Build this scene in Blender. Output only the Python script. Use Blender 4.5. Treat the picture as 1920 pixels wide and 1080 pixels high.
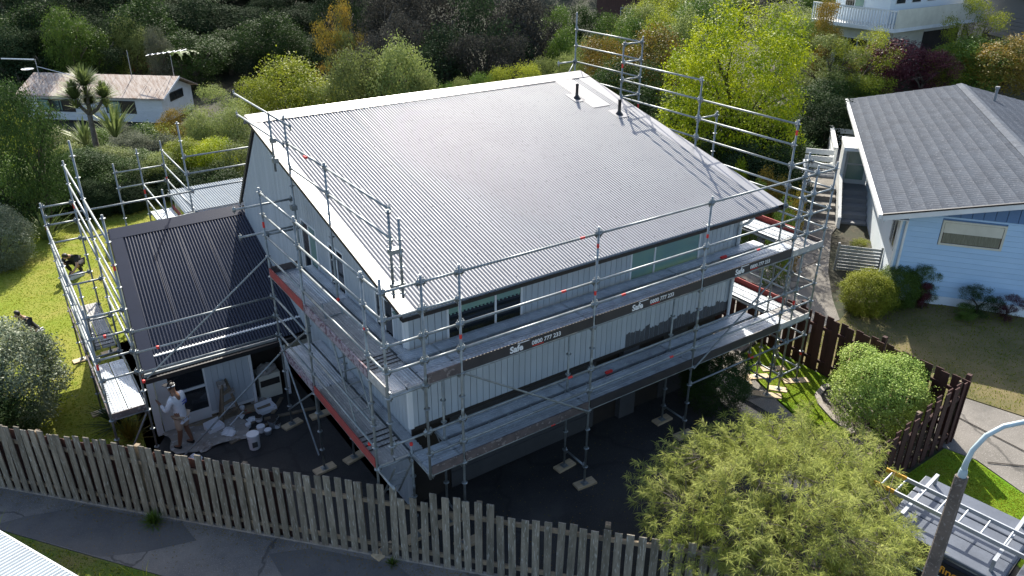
import bpy, bmesh, math, random
import numpy as np
from mathutils import Vector, Matrix

R = math.radians
for o in list(bpy.data.objects): bpy.data.objects.remove(o)
scene = bpy.context.scene
COL = scene.collection
rng = random.Random(11)

# ------------------------------------------------------------------ camera
CAMPOS = Vector((-5.3414, -10.3584, 11.6569))
AX_R = Vector((0.82397, -0.56661, 0.00516))
AX_D = Vector((-0.24519, -0.36474, -0.89825))
AX_F = Vector((0.51084, 0.73886, -0.43946))
FPX = 1469.06
cd = bpy.data.cameras.new('camera'); cam = bpy.data.objects.new('camera', cd); COL.objects.link(cam)
cd.sensor_width = 36; cd.lens = 36 * FPX / 1920; cd.clip_start = .1; cd.clip_end = 2000
m = Matrix.Identity(4)
for i in range(3):
    m[i][0] = AX_R[i]; m[i][1] = -AX_D[i]; m[i][2] = -AX_F[i]; m[i][3] = CAMPOS[i]
cam.matrix_world = m
scene.camera = cam

# ------------------------------------------------------------------ light
SUN_AZ, SUN_EL = 58.5, 40.5
w = bpy.data.worlds.new('World'); scene.world = w; w.use_nodes = True
nt = w.node_tree; nt.nodes.clear()
sky = nt.nodes.new('ShaderNodeTexSky'); sky.sky_type = 'NISHITA'; sky.sun_disc = False
sky.sun_elevation = R(SUN_EL); sky.sun_rotation = R(90 - SUN_AZ); sky.air_density = 1.0; sky.dust_density = 2.0; sky.ozone_density = .7
bg = nt.nodes.new('ShaderNodeBackground'); bg.inputs[1].default_value = 0.13
wo = nt.nodes.new('ShaderNodeOutputWorld')
nt.links.new(sky.outputs[0], bg.inputs[0]); nt.links.new(bg.outputs[0], wo.inputs[0])
sd = bpy.data.lights.new('sun', 'SUN'); sd.energy = 4.8; sd.angle = R(0.53); sd.color = (1.0, .94, .83)
sun = bpy.data.objects.new('sun', sd); COL.objects.link(sun)
sv = Vector((math.cos(R(SUN_AZ)) * math.cos(R(SUN_EL)), math.sin(R(SUN_AZ)) * math.cos(R(SUN_EL)), math.sin(R(SUN_EL))))
sun.rotation_euler = sv.to_track_quat('Z', 'Y').to_euler(); sun.location = sv * 60
vs = scene.view_settings; vs.view_transform = 'Standard'; vs.look = 'None'; vs.exposure = 1.05; vs.gamma = 1

# ------------------------------------------------------------------ helpers
def ray(px, py):
    return (AX_R * (px - 960) + AX_D * (py - 540) + AX_F * FPX).normalized()
def at(px, py, dist):                       # point seen at a photo pixel at a horizontal distance
    d = ray(px, py); return CAMPOS + d * (dist / math.hypot(d.x, d.y))

WM = {}
def thing(name, label, cat, loc=(0, 0, 0), rz=0, group=None):
    o = bpy.data.objects.new(name, None); COL.objects.link(o); o.empty_display_size = .2
    o.location = loc; o.rotation_euler = (0, 0, rz)
    WM[o.name] = Matrix.Translation(loc) @ Matrix.Rotation(rz, 4, 'Z')
    tag(o, label, cat, group); return o
def tag(o, label=None, cat=None, group=None, kind=None):
    if label: o['label'] = label
    if cat: o['category'] = cat
    if group: o['group'] = group
    if kind: o['kind'] = kind
    return o
def ob(name, me, mat, parent=None, mw=None, smooth=False, local=False):
    if isinstance(me, MB): me = me.mesh(name)
    if mat is not None and len(me.materials) == 0: me.materials.append(mat)
    if smooth and len(me.polygons): me.polygons.foreach_set('use_smooth', [True] * len(me.polygons))
    o = bpy.data.objects.new(name, me); COL.objects.link(o)
    if mat is not None and me.materials[0] != mat:
        o.material_slots[0].link = 'OBJECT'; o.material_slots[0].material = mat
    mw = mw or Matrix.Identity(4)
    o.matrix_basis = mw
    if parent is not None:
        o.parent = parent
        if not local:
            o.matrix_parent_inverse = WM[parent.name].inverted(); WM[o.name] = mw
        else: WM[o.name] = WM[parent.name] @ mw
    else: WM[o.name] = mw
    return o
def struct(name, me, mat, parent=None, **k):
    o = ob(name, me, mat, parent, **k)
    if parent is None: o['kind'] = 'structure'
    return o

class MB:
    def __init__(s): s.v = []; s.f = []
    def add(s, vs, fs):
        n = len(s.v); s.v += [tuple(p) for p in vs]; s.f += [tuple(n + i for i in f) for f in fs]; return s
    def b(s, x0, x1, y0, y1, z0, z1, M=None):
        vs = [Vector((x, y, z)) for z in (z0, z1) for y in (y0, y1) for x in (x0, x1)]
        if M is not None: vs = [M @ p for p in vs]
        return s.add(vs, [(0, 2, 3, 1), (4, 5, 7, 6), (0, 1, 5, 4), (2, 6, 7, 3), (0, 4, 6, 2), (1, 3, 7, 5)])
    def bar(s, p, q, w, h, up=(0, 0, 1)):      # rectangular bar from p to q
        p = Vector(p); q = Vector(q); d = (q - p).normalized(); up = Vector(up)
        a = d.cross(up).normalized() * w / 2; c = a.cross(d).normalized() * h / 2
        vs = [p - a - c, p + a - c, p + a + c, p - a + c, q - a - c, q + a - c, q + a + c, q - a + c]
        return s.add(vs, [(3, 2, 1, 0), (4, 5, 6, 7), (0, 1, 5, 4), (1, 2, 6, 5), (2, 3, 7, 6), (3, 0, 4, 7)])
    def tube(s, p, q, r, n=8, r2=None):
        return s.path([p, q], [r, r if r2 is None else r2], n)
    def path(s, pts, rs, n=8):
        pts = [Vector(p) for p in pts]
        if not hasattr(rs, '__len__'): rs = [rs] * len(pts)
        vs = []; prev = None
        for i, p in enumerate(pts):
            d = (pts[min(i + 1, len(pts) - 1)] - pts[max(i - 1, 0)]).normalized()
            a = prev - d * prev.dot(d) if prev is not None else d.orthogonal()
            if a.length < 1e-4: a = d.orthogonal()
            a.normalize(); c = d.cross(a); prev = a
            vs += [p + (a * math.cos(t) + c * math.sin(t)) * rs[i] for t in [2 * math.pi * k / n for k in range(n)]]
        fs = [(i * n + k, i * n + (k + 1) % n, (i + 1) * n + (k + 1) % n, (i + 1) * n + k) for i in range(len(pts) - 1) for k in range(n)]
        fs += [tuple(range(n - 1, -1, -1)), tuple(range((len(pts) - 1) * n, len(pts) * n))]
        return s.add(vs, fs)
    def lathe(s, prof, n=16, c=(0, 0, 0)):      # prof: (r, z) bottom to top
        vs = [(c[0] + r * math.cos(2 * math.pi * k / n), c[1] + r * math.sin(2 * math.pi * k / n), c[2] + z) for r, z in prof for k in range(n)]
        fs = [(i * n + k, i * n + (k + 1) % n, (i + 1) * n + (k + 1) % n, (i + 1) * n + k) for i in range(len(prof) - 1) for k in range(n)]
        fs += [tuple(range(n - 1, -1, -1)), tuple(range((len(prof) - 1) * n, len(prof) * n))]
        return s.add(vs, fs)
    def prism(s, poly, vec):                    # polygon (3d points, ccw seen against vec) extruded by vec
        n = len(poly); p = [Vector(a) for a in poly]; vec = Vector(vec)
        fs = [tuple(range(n - 1, -1, -1)), tuple(range(n, 2 * n))] + [(i, (i + 1) % n, n + (i + 1) % n, n + i) for i in range(n)]
        return s.add(p + [a + vec for a in p], fs)
    def mesh(s, name):
        me = bpy.data.meshes.new(name); me.from_pydata(s.v, [], s.f); me.update(); return me
def npmesh(name, v, quads):
    me = bpy.data.meshes.new(name); n = len(quads)
    me.vertices.add(len(v)); me.vertices.foreach_set('co', np.asarray(v, dtype=np.float32).ravel())
    me.loops.add(n * 4); me.loops.foreach_set('vertex_index', np.asarray(quads, dtype=np.int32).ravel())
    me.polygons.add(n); me.polygons.foreach_set('loop_start', np.arange(0, n * 4, 4, dtype=np.int32))
    me.update(calc_edges=True); return me

def srgb(h):
    c = [int(h[i:i + 2], 16) / 255 for i in (0, 2, 4)]
    return tuple(((x + .055) / 1.055) ** 2.4 if x > .04045 else x / 12.92 for x in c)

def mat(name, col, col2=None, rough=.6, metal=0., vs=6., vd=4, lo=.35, hi=.65, bump=0., bs=60., spec=.5, rnd=0., coat=0., stretch=(1, 1, 1), speck=None, sps=90., space='Object', patch=None, crack=0.):
    """Principled: noise blend of two colours, optional specks of a third, bump and per-object brightness."""
    M_ = bpy.data.materials.new(name); M_.use_nodes = True; t = M_.node_tree; N = t.nodes; L = t.links
    p = N['Principled BSDF']; p.inputs['Roughness'].default_value = rough; p.inputs['Metallic'].default_value = metal
    p.inputs['Specular IOR Level'].default_value = spec; p.inputs['Coat Weight'].default_value = coat
    tc = N.new('ShaderNodeTexCoord'); mp = N.new('ShaderNodeMapping'); mp.inputs['Scale'].default_value = stretch
    if space == 'World':
        g = N.new('ShaderNodeNewGeometry'); L.new(g.outputs['Position'], mp.inputs[0])
    else: L.new(tc.outputs['Object'], mp.inputs[0])
    if rnd:
        oi = N.new('ShaderNodeObjectInfo'); ad = N.new('ShaderNodeVectorMath'); ad.operation = 'MULTIPLY_ADD'
        ad.inputs[1].default_value = (37, 23, 51); L.new(oi.outputs['Random'], ad.inputs[0]); L.new(mp.outputs[0], ad.inputs[2]); vec = ad.outputs[0]
    else: vec = mp.outputs[0]
    out = None
    c = N.new('ShaderNodeRGB'); c.outputs[0].default_value = (*col, 1); out = c.outputs[0]
    if col2 is not None:
        nz = N.new('ShaderNodeTexNoise'); nz.inputs['Scale'].default_value = vs; nz.inputs['Detail'].default_value = vd; nz.inputs['Roughness'].default_value = .62
        L.new(vec, nz.inputs['Vector'])
        mr = N.new('ShaderNodeMapRange'); mr.inputs[1].default_value = lo; mr.inputs[2].default_value = hi; L.new(nz.outputs[0], mr.inputs[0])
        mx = N.new('ShaderNodeMix'); mx.data_type = 'RGBA'; mx.inputs[7].default_value = (*col2, 1)
        L.new(mr.outputs[0], mx.inputs[0]); L.new(out, mx.inputs[6]); out = mx.outputs[2]
    if speck is not None:
        n2 = N.new('ShaderNodeTexNoise'); n2.inputs['Scale'].default_value = sps; n2.inputs['Detail'].default_value = 2; L.new(vec, n2.inputs['Vector'])
        m2 = N.new('ShaderNodeMapRange'); m2.inputs[1].default_value = .58; m2.inputs[2].default_value = .68; L.new(n2.outputs[0], m2.inputs[0])
        mx = N.new('ShaderNodeMix'); mx.data_type = 'RGBA'; mx.inputs[7].default_value = (*speck, 1)
        L.new(m2.outputs[0], mx.inputs[0]); L.new(out, mx.inputs[6]); out = mx.outputs[2]
    if patch is not None:                     # worn patches: (colour, scale, lo, hi)
        n2 = N.new('ShaderNodeTexNoise'); n2.inputs['Scale'].default_value = patch[1]; n2.inputs['Detail'].default_value = 6; n2.inputs['Roughness'].default_value = .65; L.new(vec, n2.inputs['Vector'])
        m2 = N.new('ShaderNodeMapRange'); m2.inputs[1].default_value = patch[2]; m2.inputs[2].default_value = patch[3]; L.new(n2.outputs[0], m2.inputs[0])
        mx = N.new('ShaderNodeMix'); mx.data_type = 'RGBA'; mx.inputs[7].default_value = (*patch[0], 1)
        L.new(m2.outputs[0], mx.inputs[0]); L.new(out, mx.inputs[6]); out = mx.outputs[2]
    if crack:
        n3 = N.new('ShaderNodeTexNoise'); n3.inputs['Scale'].default_value = 2.2; n3.inputs['Detail'].default_value = 5; L.new(vec, n3.inputs['Vector'])
        va = N.new('ShaderNodeVectorMath'); va.operation = 'MULTIPLY_ADD'; va.inputs[1].default_value = (.5, .5, .5); L.new(n3.outputs['Color'], va.inputs[0]); L.new(vec, va.inputs[2])
        vo = N.new('ShaderNodeTexVoronoi'); vo.feature = 'DISTANCE_TO_EDGE'; vo.inputs['Scale'].default_value = crack; L.new(va.outputs[0], vo.inputs['Vector'])
        m4 = N.new('ShaderNodeMapRange'); m4.inputs[1].default_value = .004; m4.inputs[2].default_value = .016; m4.inputs[3].default_value = .55; m4.inputs[4].default_value = 0.; L.new(vo.outputs['Distance'], m4.inputs[0])
        mx = N.new('ShaderNodeMix'); mx.data_type = 'RGBA'; mx.inputs[7].default_value = (.012, .012, .012, 1)
        L.new(m4.outputs[0], mx.inputs[0]); L.new(out, mx.inputs[6]); out = mx.outputs[2]
    if rnd:
        hs = N.new('ShaderNodeHueSaturation'); m3 = N.new('ShaderNodeMapRange'); m3.inputs[3].default_value = 1 - rnd; m3.inputs[4].default_value = 1 + rnd
        L.new(oi.outputs['Random'], m3.inputs[0]); L.new(m3.outputs[0], hs.inputs['Value']); L.new(out, hs.inputs['Color']); out = hs.outputs[0]
    L.new(out, p.inputs['Base Color'])
    if bump:
        nb = N.new('ShaderNodeTexNoise'); nb.inputs['Scale'].default_value = bs; nb.inputs['Detail'].default_value = 3; L.new(vec, nb.inputs['Vector'])
        bp = N.new('ShaderNodeBump'); bp.inputs['Strength'].default_value = bump; bp.inputs['Distance'].default_value = .02
        L.new(nb.outputs[0], bp.inputs['Height']); L.new(bp.outputs[0], p.inputs['Normal'])
    return M_
def leafmat(name, col, col2, trans=.38, rough=.45, spec=.4, back=None):
    M_ = bpy.data.materials.new(name); M_.use_nodes = True; t = M_.node_tree; N = t.nodes; L = t.links
    p = N['Principled BSDF']; p.inputs['Roughness'].default_value = rough; p.inputs['Specular IOR Level'].default_value = spec
    g = N.new('ShaderNodeNewGeometry'); tc = N.new('ShaderNodeTexCoord'); oi = N.new('ShaderNodeObjectInfo')
    nz = N.new('ShaderNodeTexNoise'); nz.inputs['Scale'].default_value = .9; nz.inputs['Detail'].default_value = 3; L.new(g.outputs['Position'], nz.inputs['Vector'])
    ad = N.new('ShaderNodeMath'); ad.operation = 'MULTIPLY_ADD'; ad.inputs[1].default_value = .34; L.new(g.outputs['Random Per Island'], ad.inputs[0])
    mr = N.new('ShaderNodeMapRange'); mr.inputs[1].default_value = .3; mr.inputs[2].default_value = .7; mr.inputs[3].default_value = -.05; mr.inputs[4].default_value = .72; L.new(nz.outputs[0], mr.inputs[0]); L.new(mr.outputs[0], ad.inputs[2])
    mx = N.new('ShaderNodeMix'); mx.data_type = 'RGBA'; mx.inputs[6].default_value = (*col, 1); mx.inputs[7].default_value = (*col2, 1); L.new(ad.outputs[0], mx.inputs[0])
    hs = N.new('ShaderNodeHueSaturation'); m3 = N.new('ShaderNodeMapRange'); m3.inputs[3].default_value = .75; m3.inputs[4].default_value = 1.25
    L.new(oi.outputs['Random'], m3.inputs[0]); L.new(m3.outputs[0], hs.inputs['Value']); L.new(mx.outputs[2], hs.inputs['Color'])
    L.new(hs.outputs[0], p.inputs['Base Color'])
    tr = N.new('ShaderNodeBsdfTranslucent'); L.new(hs.outputs[0], tr.inputs[0])
    ms = N.new('ShaderNodeMixShader'); ms.inputs[0].default_value = trans; L.new(p.outputs[0], ms.inputs[1]); L.new(tr.outputs[0], ms.inputs[2])
    L.new(ms.outputs[0], N['Material Output'].inputs[0]); return M_

# ------------------------------------------------------------------ materials
M = {}
M['earth'] = mat('earth', (.035, .032, .020), (.024, .034, .012), rough=.95, vs=.35, vd=6, bump=.6, bs=3, speck=(.06, .048, .028), sps=6, space='World')
M['asphalt'] = mat('asphalt', (.016, .0165, .018), (.036, .035, .034), rough=.85, vs=.7, vd=8, bump=.5, bs=120, speck=(.055, .055, .055), sps=60, space='World', crack=.3, patch=((.055, .053, .05), .6, .56, .72))
M['footpath'] = mat('footpath', (.105, .104, .105), (.19, .175, .157), rough=.9, vs=.55, vd=9, lo=.42, hi=.64, bump=.5, bs=90, speck=(.23, .22, .21), sps=45, space='World', crack=.42)
M['concrete'] = mat('concrete', (.19, .175, .155), (.13, .12, .105), rough=.9, vs=.8, vd=8, bump=.4, bs=60, speck=(.27, .25, .23), sps=40, space='World', crack=.28, patch=((.10, .095, .085), .5, .55, .7))
M['lawn'] = mat('lawn', (.175, .215, .026), (.26, .24, .06), rough=.95, vs=.55, vd=7, lo=.4, hi=.68, bump=.9, bs=45, speck=(.085, .14, .010), sps=14, spec=.1, space='World', patch=((.26, .20, .08), .45, .60, .74))
M['lawn2'] = mat('lawn_short', (.095, .20, .008), (.16, .215, .02), rough=.95, vs=.8, vd=6, bump=.9, bs=50, speck=(.035, .09, .005), sps=18, spec=.1, space='World', patch=((.20, .16, .06), .7, .60, .76))
M['dry'] = mat('dry_lawn', (.175, .145, .075), (.10, .10, .042), rough=.97, vs=.8, vd=8, bump=.8, bs=40, speck=(.17, .13, .065), sps=16, spec=.1, space='World')
M['verge'] = mat('verge_grass', (.075, .13, .02), (.17, .14, .06), rough=.95, vs=1.1, vd=7, lo=.42, hi=.68, bump=.9, bs=40, speck=(.03, .055, .01), sps=20, spec=.1, space='World')
M['mulch'] = mat('mulch', (.055, .045, .035), (.11, .095, .08), rough=.95, vs=9, vd=5, bump=1, bs=25, speck=(.28, .27, .25), sps=16, space='World')
M['galv'] = mat('galvanised_steel', (.27, .295, .30), (.17, .19, .195), rough=.46, metal=.45, vs=7, vd=5, rnd=.12, bump=.05, bs=40)
M['galvdeck'] = mat('galvanised_deck', (.44, .48, .52), (.30, .33, .36), rough=.45, metal=.55, vs=4, vd=8, rnd=.14, bump=.15, bs=30, speck=(.50, .52, .53), sps=16)
M['red'] = mat('red_paint', (.62, .03, .025), rough=.5)
M['redboard'] = mat('red_toe_board', (.34, .045, .04), (.22, .04, .035), rough=.75, vs=5, vd=6, bump=.2, stretch=(1, 1, 1))
M['darkboard'] = mat('dark_toe_board', (.022, .021, .025), (.038, .034, .036), rough=.6, vs=3, vd=8, rnd=.15)
M['wornboard'] = mat('worn_toe_board', (.105, .082, .078), (.055, .046, .046), rough=.8, vs=3.5, vd=9, lo=.40, hi=.62, speck=(.2, .17, .16), sps=14)
M['scribble'] = mat('painted_toe_board', (.25, .21, .24), (.10, .05, .07), rough=.8, vs=9, vd=9, lo=.5, hi=.56, speck=(.36, .35, .36), sps=16)
M['ply'] = mat('plywood_deck', (.36, .35, .33), (.27, .265, .26), rough=.75, vs=3, vd=8, rnd=.1, speck=(.46, .45, .43), sps=9)
M['timber'] = mat('raw_timber', (.55, .43, .28), (.42, .32, .2), rough=.8, vs=3, vd=6, rnd=.15, stretch=(1, 6, 1), bump=.2)
M['roof'] = mat('roofing_steel', (.27, .273, .287), (.248, .251, .265), rough=.46, metal=0, vs=1.1, vd=7, spec=.42, speck=(.235, .238, .25), sps=5)
M['flash'] = mat('flashing_steel', (.24, .243, .255), rough=.34, spec=.6)
M['navy'] = mat('navy_roofing_steel', (.014, .0195, .037), (.012, .0165, .031), rough=.24, vs=1.2, vd=6, spec=.36)
M['board'] = mat('grey_painted_board', (.42, .46, .49), (.36, .40, .43), rough=.55, vs=.9, vd=6, rnd=.05, stretch=(3, 3, .6))
M['undercoat'] = mat('grey_undercoat', (.075, .078, .082), (.06, .062, .066), rough=.8, vs=2, vd=5, rnd=.1)
M['trim'] = mat('white_trim', (.66, .68, .69), rough=.5, rnd=.05)
M['black'] = mat('black_trim', (.012, .012, .014), rough=.45)
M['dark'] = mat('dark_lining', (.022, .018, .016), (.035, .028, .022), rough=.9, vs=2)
M['glass'] = mat('window_glass', (.012, .016, .02), rough=.06, spec=1.0)
M['frost'] = mat('pale_blind_glass', (.16, .27, .26), (.20, .33, .26), rough=.16, vs=1.3, spec=.8)
M['paling'] = mat('weathered_paling', (.235, .205, .16), (.115, .105, .08), rough=.92, vs=2.5, vd=9, rnd=.22, stretch=(5, 5, .7), bump=.5, bs=30, speck=(.31, .30, .27), sps=9)
M['rail'] = mat('weathered_rail', (.26, .20, .13), (.12, .10, .075), rough=.92, vs=3, vd=8, rnd=.2, bump=.4)
M['brown'] = mat('dark_stained_paling', (.060, .020, .016), (.034, .013, .011), rough=.8, vs=2.5, vd=8, rnd=.25, stretch=(5, 5, .7), bump=.4, bs=30)
M['bark'] = mat('bark', (.085, .065, .05), (.045, .035, .028), rough=.95, vs=9, vd=6, bump=.8, bs=20)
M['barkpale'] = mat('pale_bark', (.17, .145, .12), (.09, .075, .06), rough=.95, vs=9, vd=6, bump=.8, bs=20)
M['tile'] = mat('grey_pressed_tile', (.064, .080, .105), (.042, .053, .072), rough=.8, vs=1.8, vd=9, lo=.34, hi=.64, speck=(.095, .108, .13), sps=13, bump=.4, bs=35, spec=.25, space='World')
M['blue'] = mat('blue_weatherboard', (.40, .58, .77), (.36, .54, .73), rough=.5, vs=1, vd=5, rnd=.03)
M['blue2'] = mat('deep_blue_board', (.095, .19, .36), (.085, .17, .33), rough=.55, vs=1, rnd=.04)
M['paleblue'] = mat('pale_blue_plaster', (.74, .80, .84), (.70, .77, .82), rough=.6, vs=1)
M['white'] = mat('white_paint', (.72, .74, .74), (.64, .66, .66), rough=.5, vs=2, vd=5, rnd=.04)
M['rust'] = mat('rusty_roof', (.46, .39, .33), (.27, .185, .135), rough=.7, vs=1.4, vd=9, lo=.42, hi=.62, stretch=(4, .5, .5), speck=(.46, .39, .35), sps=5)
M['greyboard'] = mat('grey_weatherboard', (.22, .225, .235), rough=.7, rnd=.05)
M['brick'] = mat('brown_cladding', (.09, .045, .035), (.06, .03, .025), rough=.9, vs=5)
M['concpole'] = mat('old_concrete_pole', (.15, .12, .10), (.085, .07, .06), rough=.95, vs=2.2, vd=9, bump=.5, bs=30, speck=(.2, .175, .155), sps=25)
M['lampgrey'] = mat('painted_steel_arm', (.42, .52, .55), (.33, .42, .45), rough=.45, vs=5)
M['carpaint'] = mat('navy_car_paint', (.012, .016, .032), rough=.28, spec=.6, coat=.6)
M['alum'] = mat('aluminium', (.40, .42, .45), (.32, .34, .36), rough=.5, metal=.7, vs=4, rnd=.05)
M['tyre'] = mat('tyre', (.015, .015, .015), rough=.9)
M['yellow'] = mat('yellow_fibreglass', (.55, .30, .03), rough=.6)
M['olivecurtain'] = mat('net_curtain', (.22, .21, .15), (.13, .13, .09), rough=.8, vs=9, stretch=(6, 6, .4))
M['lid'] = mat('canopy_lid', (.105, .12, .15), (.08, .092, .115), rough=.45, metal=.25, vs=3)
M['patch'] = mat('path_repair', (.08, .08, .083), (.115, .11, .106), rough=.9, vs=1.2, vd=8, bump=.5, bs=90, speck=(.12, .118, .115), sps=45, space='World')
M['leanto'] = mat('blue_grey_iron', (.20, .235, .265), (.17, .20, .23), rough=.7, vs=2, spec=.3)
M['shediron'] = mat('painted_iron', (.40, .45, .48), (.34, .38, .41), rough=.6, vs=2)
M['orange'] = mat('orange_lettering', (.75, .33, .03), rough=.5)
M['cream'] = mat('cream_paint', (.62, .60, .5), (.54, .52, .43), rough=.6, vs=2)
M['cloth'] = mat('paint_spattered_cloth', (.33, .30, .27), (.24, .22, .20), rough=.95, vs=3, vd=7, bump=.5, bs=9, speck=(.42, .41, .40), sps=10)
M['plastic'] = mat('white_plastic', (.68, .69, .72), rough=.4)
M['skin'] = mat('skin', (.42, .24, .16), rough=.55)
M['skindark'] = mat('brown_skin', (.20, .105, .065), rough=.55)
M['hair'] = mat('dark_hair', (.015, .011, .009), rough=.6)
M['blackcloth'] = mat('black_cloth', (.014, .013, .015), (.022, .02, .022), rough=.9, vs=8)
M['charcoal'] = mat('charcoal_cloth', (.03, .03, .036), rough=.9)
M['whitecloth'] = mat('white_sweatshirt', (.62, .64, .68), (.54, .56, .6), rough=.9, vs=9, bump=.4, bs=14)
M['beige'] = mat('beige_shorts', (.42, .33, .25), rough=.9, bump=.3, bs=18)
M['bluemark'] = mat('blue_print', (.05, .08, .35), rough=.7)
M['kerb'] = mat('mowing_strip', (.30, .27, .24), (.2, .18, .16), rough=.9, vs=5, bump=.3)
M['whiteletter'] = mat('white_lettering', (.72, .72, .72), rough=.6)
LF = {}
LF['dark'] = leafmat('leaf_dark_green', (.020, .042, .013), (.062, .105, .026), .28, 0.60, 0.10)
LF['bank'] = leafmat('leaf_bank_green', (.016, .031, .016), (.042, .066, .028), .22, 0.75, 0.04)
LF['kanuka'] = leafmat('leaf_grey_brown', (.031, .033, .029), (.070, .068, .058), .22, 0.8, 0.03)
LF['mid'] = leafmat('leaf_mid_green', (.048, .10, .016), (.125, .19, .03), .3, 0.52, 0.18)
LF['yellow'] = leafmat('leaf_yellow_green', (.14, .19, .018), (.34, .36, .04), .36, 0.57, 0.16)
LF['lime'] = leafmat('leaf_lime', (.06, .125, .006), (.38, .41, .014), .33, 0.57, 0.16)
LF['olive'] = leafmat('leaf_olive_grey', (.115, .155, .042), (.27, .31, .095), .34, 0.62, 0.16)
LF['burg'] = leafmat('leaf_burgundy', (.055, .012, .020), (.13, .035, .045), .35, 0.52, 0.23)
LF['orange'] = leafmat('leaf_orange_green', (.085, .10, .018), (.28, .17, .025), .36, 0.52, 0.20)
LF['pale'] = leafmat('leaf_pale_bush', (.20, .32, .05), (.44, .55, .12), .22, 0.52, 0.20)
LF['silver'] = leafmat('leaf_silver_bush', (.085, .115, .06), (.21, .245, .16), .32, 0.50, 0.32)
LF['feather'] = leafmat('leaf_feathery', (.31, .37, .065), (.51, .53, .18), .5, 0.62, 0.14)
LF['spike'] = leafmat('leaf_spiky', (.09, .14, .04), (.22, .26, .09), .3, 0.50, 0.27)
LF['grass'] = leafmat('leaf_grass', (.15, .21, .012), (.27, .27, .03), .45, 0.72, 0.09)
LF['flower'] = leafmat('leaf_white_flower', (.06, .08, .035), (.19, .20, .15), .3, 0.72, 0.09)

# ------------------------------------------------------------------ terrain
def sst(a, b, x):
    t = min(1, max(0, (x - a) / (b - a))); return t * t * (3 - 2 * t)
def hgt(x, y):
    dx, dy = x - CAMPOS.x, y - CAMPOS.y
    s = dx * .5687 + dy * .8225; l = dx * .8225 - dy * .5687
    z = .12 * sst(1, 6, x) + .16 * sst(11, 15, x) + .25 * sst(15, 18, x) * sst(-4, -1, y)
    z += sst(32, 62, s) * (-6.3 + 6.5 * sst(-12, 20, l)) + sst(30, 50, s) * sst(9, 22, l) * 2.2
    z += sst(84, 140, s) * (17 - 4 * sst(0, 40, l))
    return z
gx = sorted(set([-140, -110, -80, -60, -45, -35, -27, -21] + list(range(-17, 34)) + [36, 39, 43, 48, 53, 58, 64, 70, 78, 86, 96, 108, 122, 140, 165, 200, 260]))
gy = sorted(set([-60, -45, -34, -26, -20] + list(range(-16, 30)) + [32, 35, 38, 42, 46, 50, 55, 60, 65, 70, 76, 82, 88, 95, 102, 110, 120, 130, 145, 165, 200, 260]))
vs_ = [(x, y, hgt(x, y)) for y in gy for x in gx]; nx = len(gx)
fs_ = [(j * nx + i, j * nx + i + 1, (j + 1) * nx + i + 1, (j + 1) * nx + i) for j in range(len(gy) - 1) for i in range(nx - 1)]
me = bpy.data.meshes.new('ground'); me.from_pydata(vs_, [], fs_)
struct('ground', me, M['earth'], smooth=True)

def drape(name, poly, off, mt, skirt=.06, cut=True):
    bm = bmesh.new(); vv = [bm.verts.new((x, y, 0)) for x, y in poly]; bm.faces.new(vv)
    bmesh.ops.triangulate(bm, faces=bm.faces[:])
    if cut:
        xs = [p[0] for p in poly]; ys = [p[1] for p in poly]
        for x in range(math.ceil(min(xs)), math.floor(max(xs)) + 1):
            bmesh.ops.bisect_plane(bm, geom=bm.verts[:] + bm.edges[:] + bm.faces[:], plane_co=(x, 0, 0), plane_no=(1, 0, 0))
        for y in range(math.ceil(min(ys)), math.floor(max(ys)) + 1):
            bmesh.ops.bisect_plane(bm, geom=bm.verts[:] + bm.edges[:] + bm.faces[:], plane_co=(0, y, 0), plane_no=(0, 1, 0))
    bmesh.ops.recalc_face_normals(bm, faces=bm.faces)
    for f in bm.faces:
        if f.normal.z < 0: f.normal_flip()
    for v in bm.verts: v.co.z = hgt(v.co.x, v.co.y) + off
    if skirt:
        be = [e for e in bm.edges if e.is_boundary]; r = bmesh.ops.extrude_edge_only(bm, edges=be)
        for v in [g for g in r['geom'] if isinstance(g, bmesh.types.BMVert)]: v.co.z -= off + skirt
    me = bpy.data.meshes.new(name); bm.to_mesh(me); bm.free()
    return struct(name, me, mt)
FD = Vector((.677, -.736, 0)).normalized(); FN = Vector((.736, .677, 0)).normalized()   # front fence direction, inward normal
F0 = Vector((-6.9, 7.32, 0))
def fl(t, n): p = F0 + FD * t + FN * n; return (p.x, p.y)
drape('driveway', [fl(-.3, .05), fl(16.5, .05), (9.2, -16), (9.35, -1.0), (9.3, .9), (9.0, 2.2), (.1, 2.2), (.1, 9), (-3.4, 9), (-3.75, 6.4)], .02, M['asphalt'])
drape('footpath', [fl(-9, -.02), fl(24, -.02), fl(24, -2.2), fl(6.0, -1.55), fl(3.5, -1.35), fl(0, -1.05), fl(-9, -.95)], .025, M['footpath'])
drape('verge', [fl(-9, -.97), fl(0, -1.07), fl(3.5, -1.37), fl(6, -1.57), fl(14, -1.9), fl(14, -3.4), fl(8, -2.9), fl(4.5, -2.5), fl(1.0, -2.25), fl(-9, -2.3)], .03, M['verge'])
drape('street', [fl(-9, -2.32), fl(1, -2.27), fl(4.5, -2.52), fl(8, -2.92), fl(14, -3.42), fl(24, -3.6), fl(24, -12), fl(-9, -12)], .015, M['footpath'])
drape('lawn', [(-15.5, 27.5), (-15.5, 6.5), fl(-9, .3), fl(-.35, .1), (-3.95, 6.4), (-3.6, 12.6), (.5, 13.2), (1.2, 17.5), (3.5, 24), (.5, 27.5), (-5, 28)], .03, M['lawn'])
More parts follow.
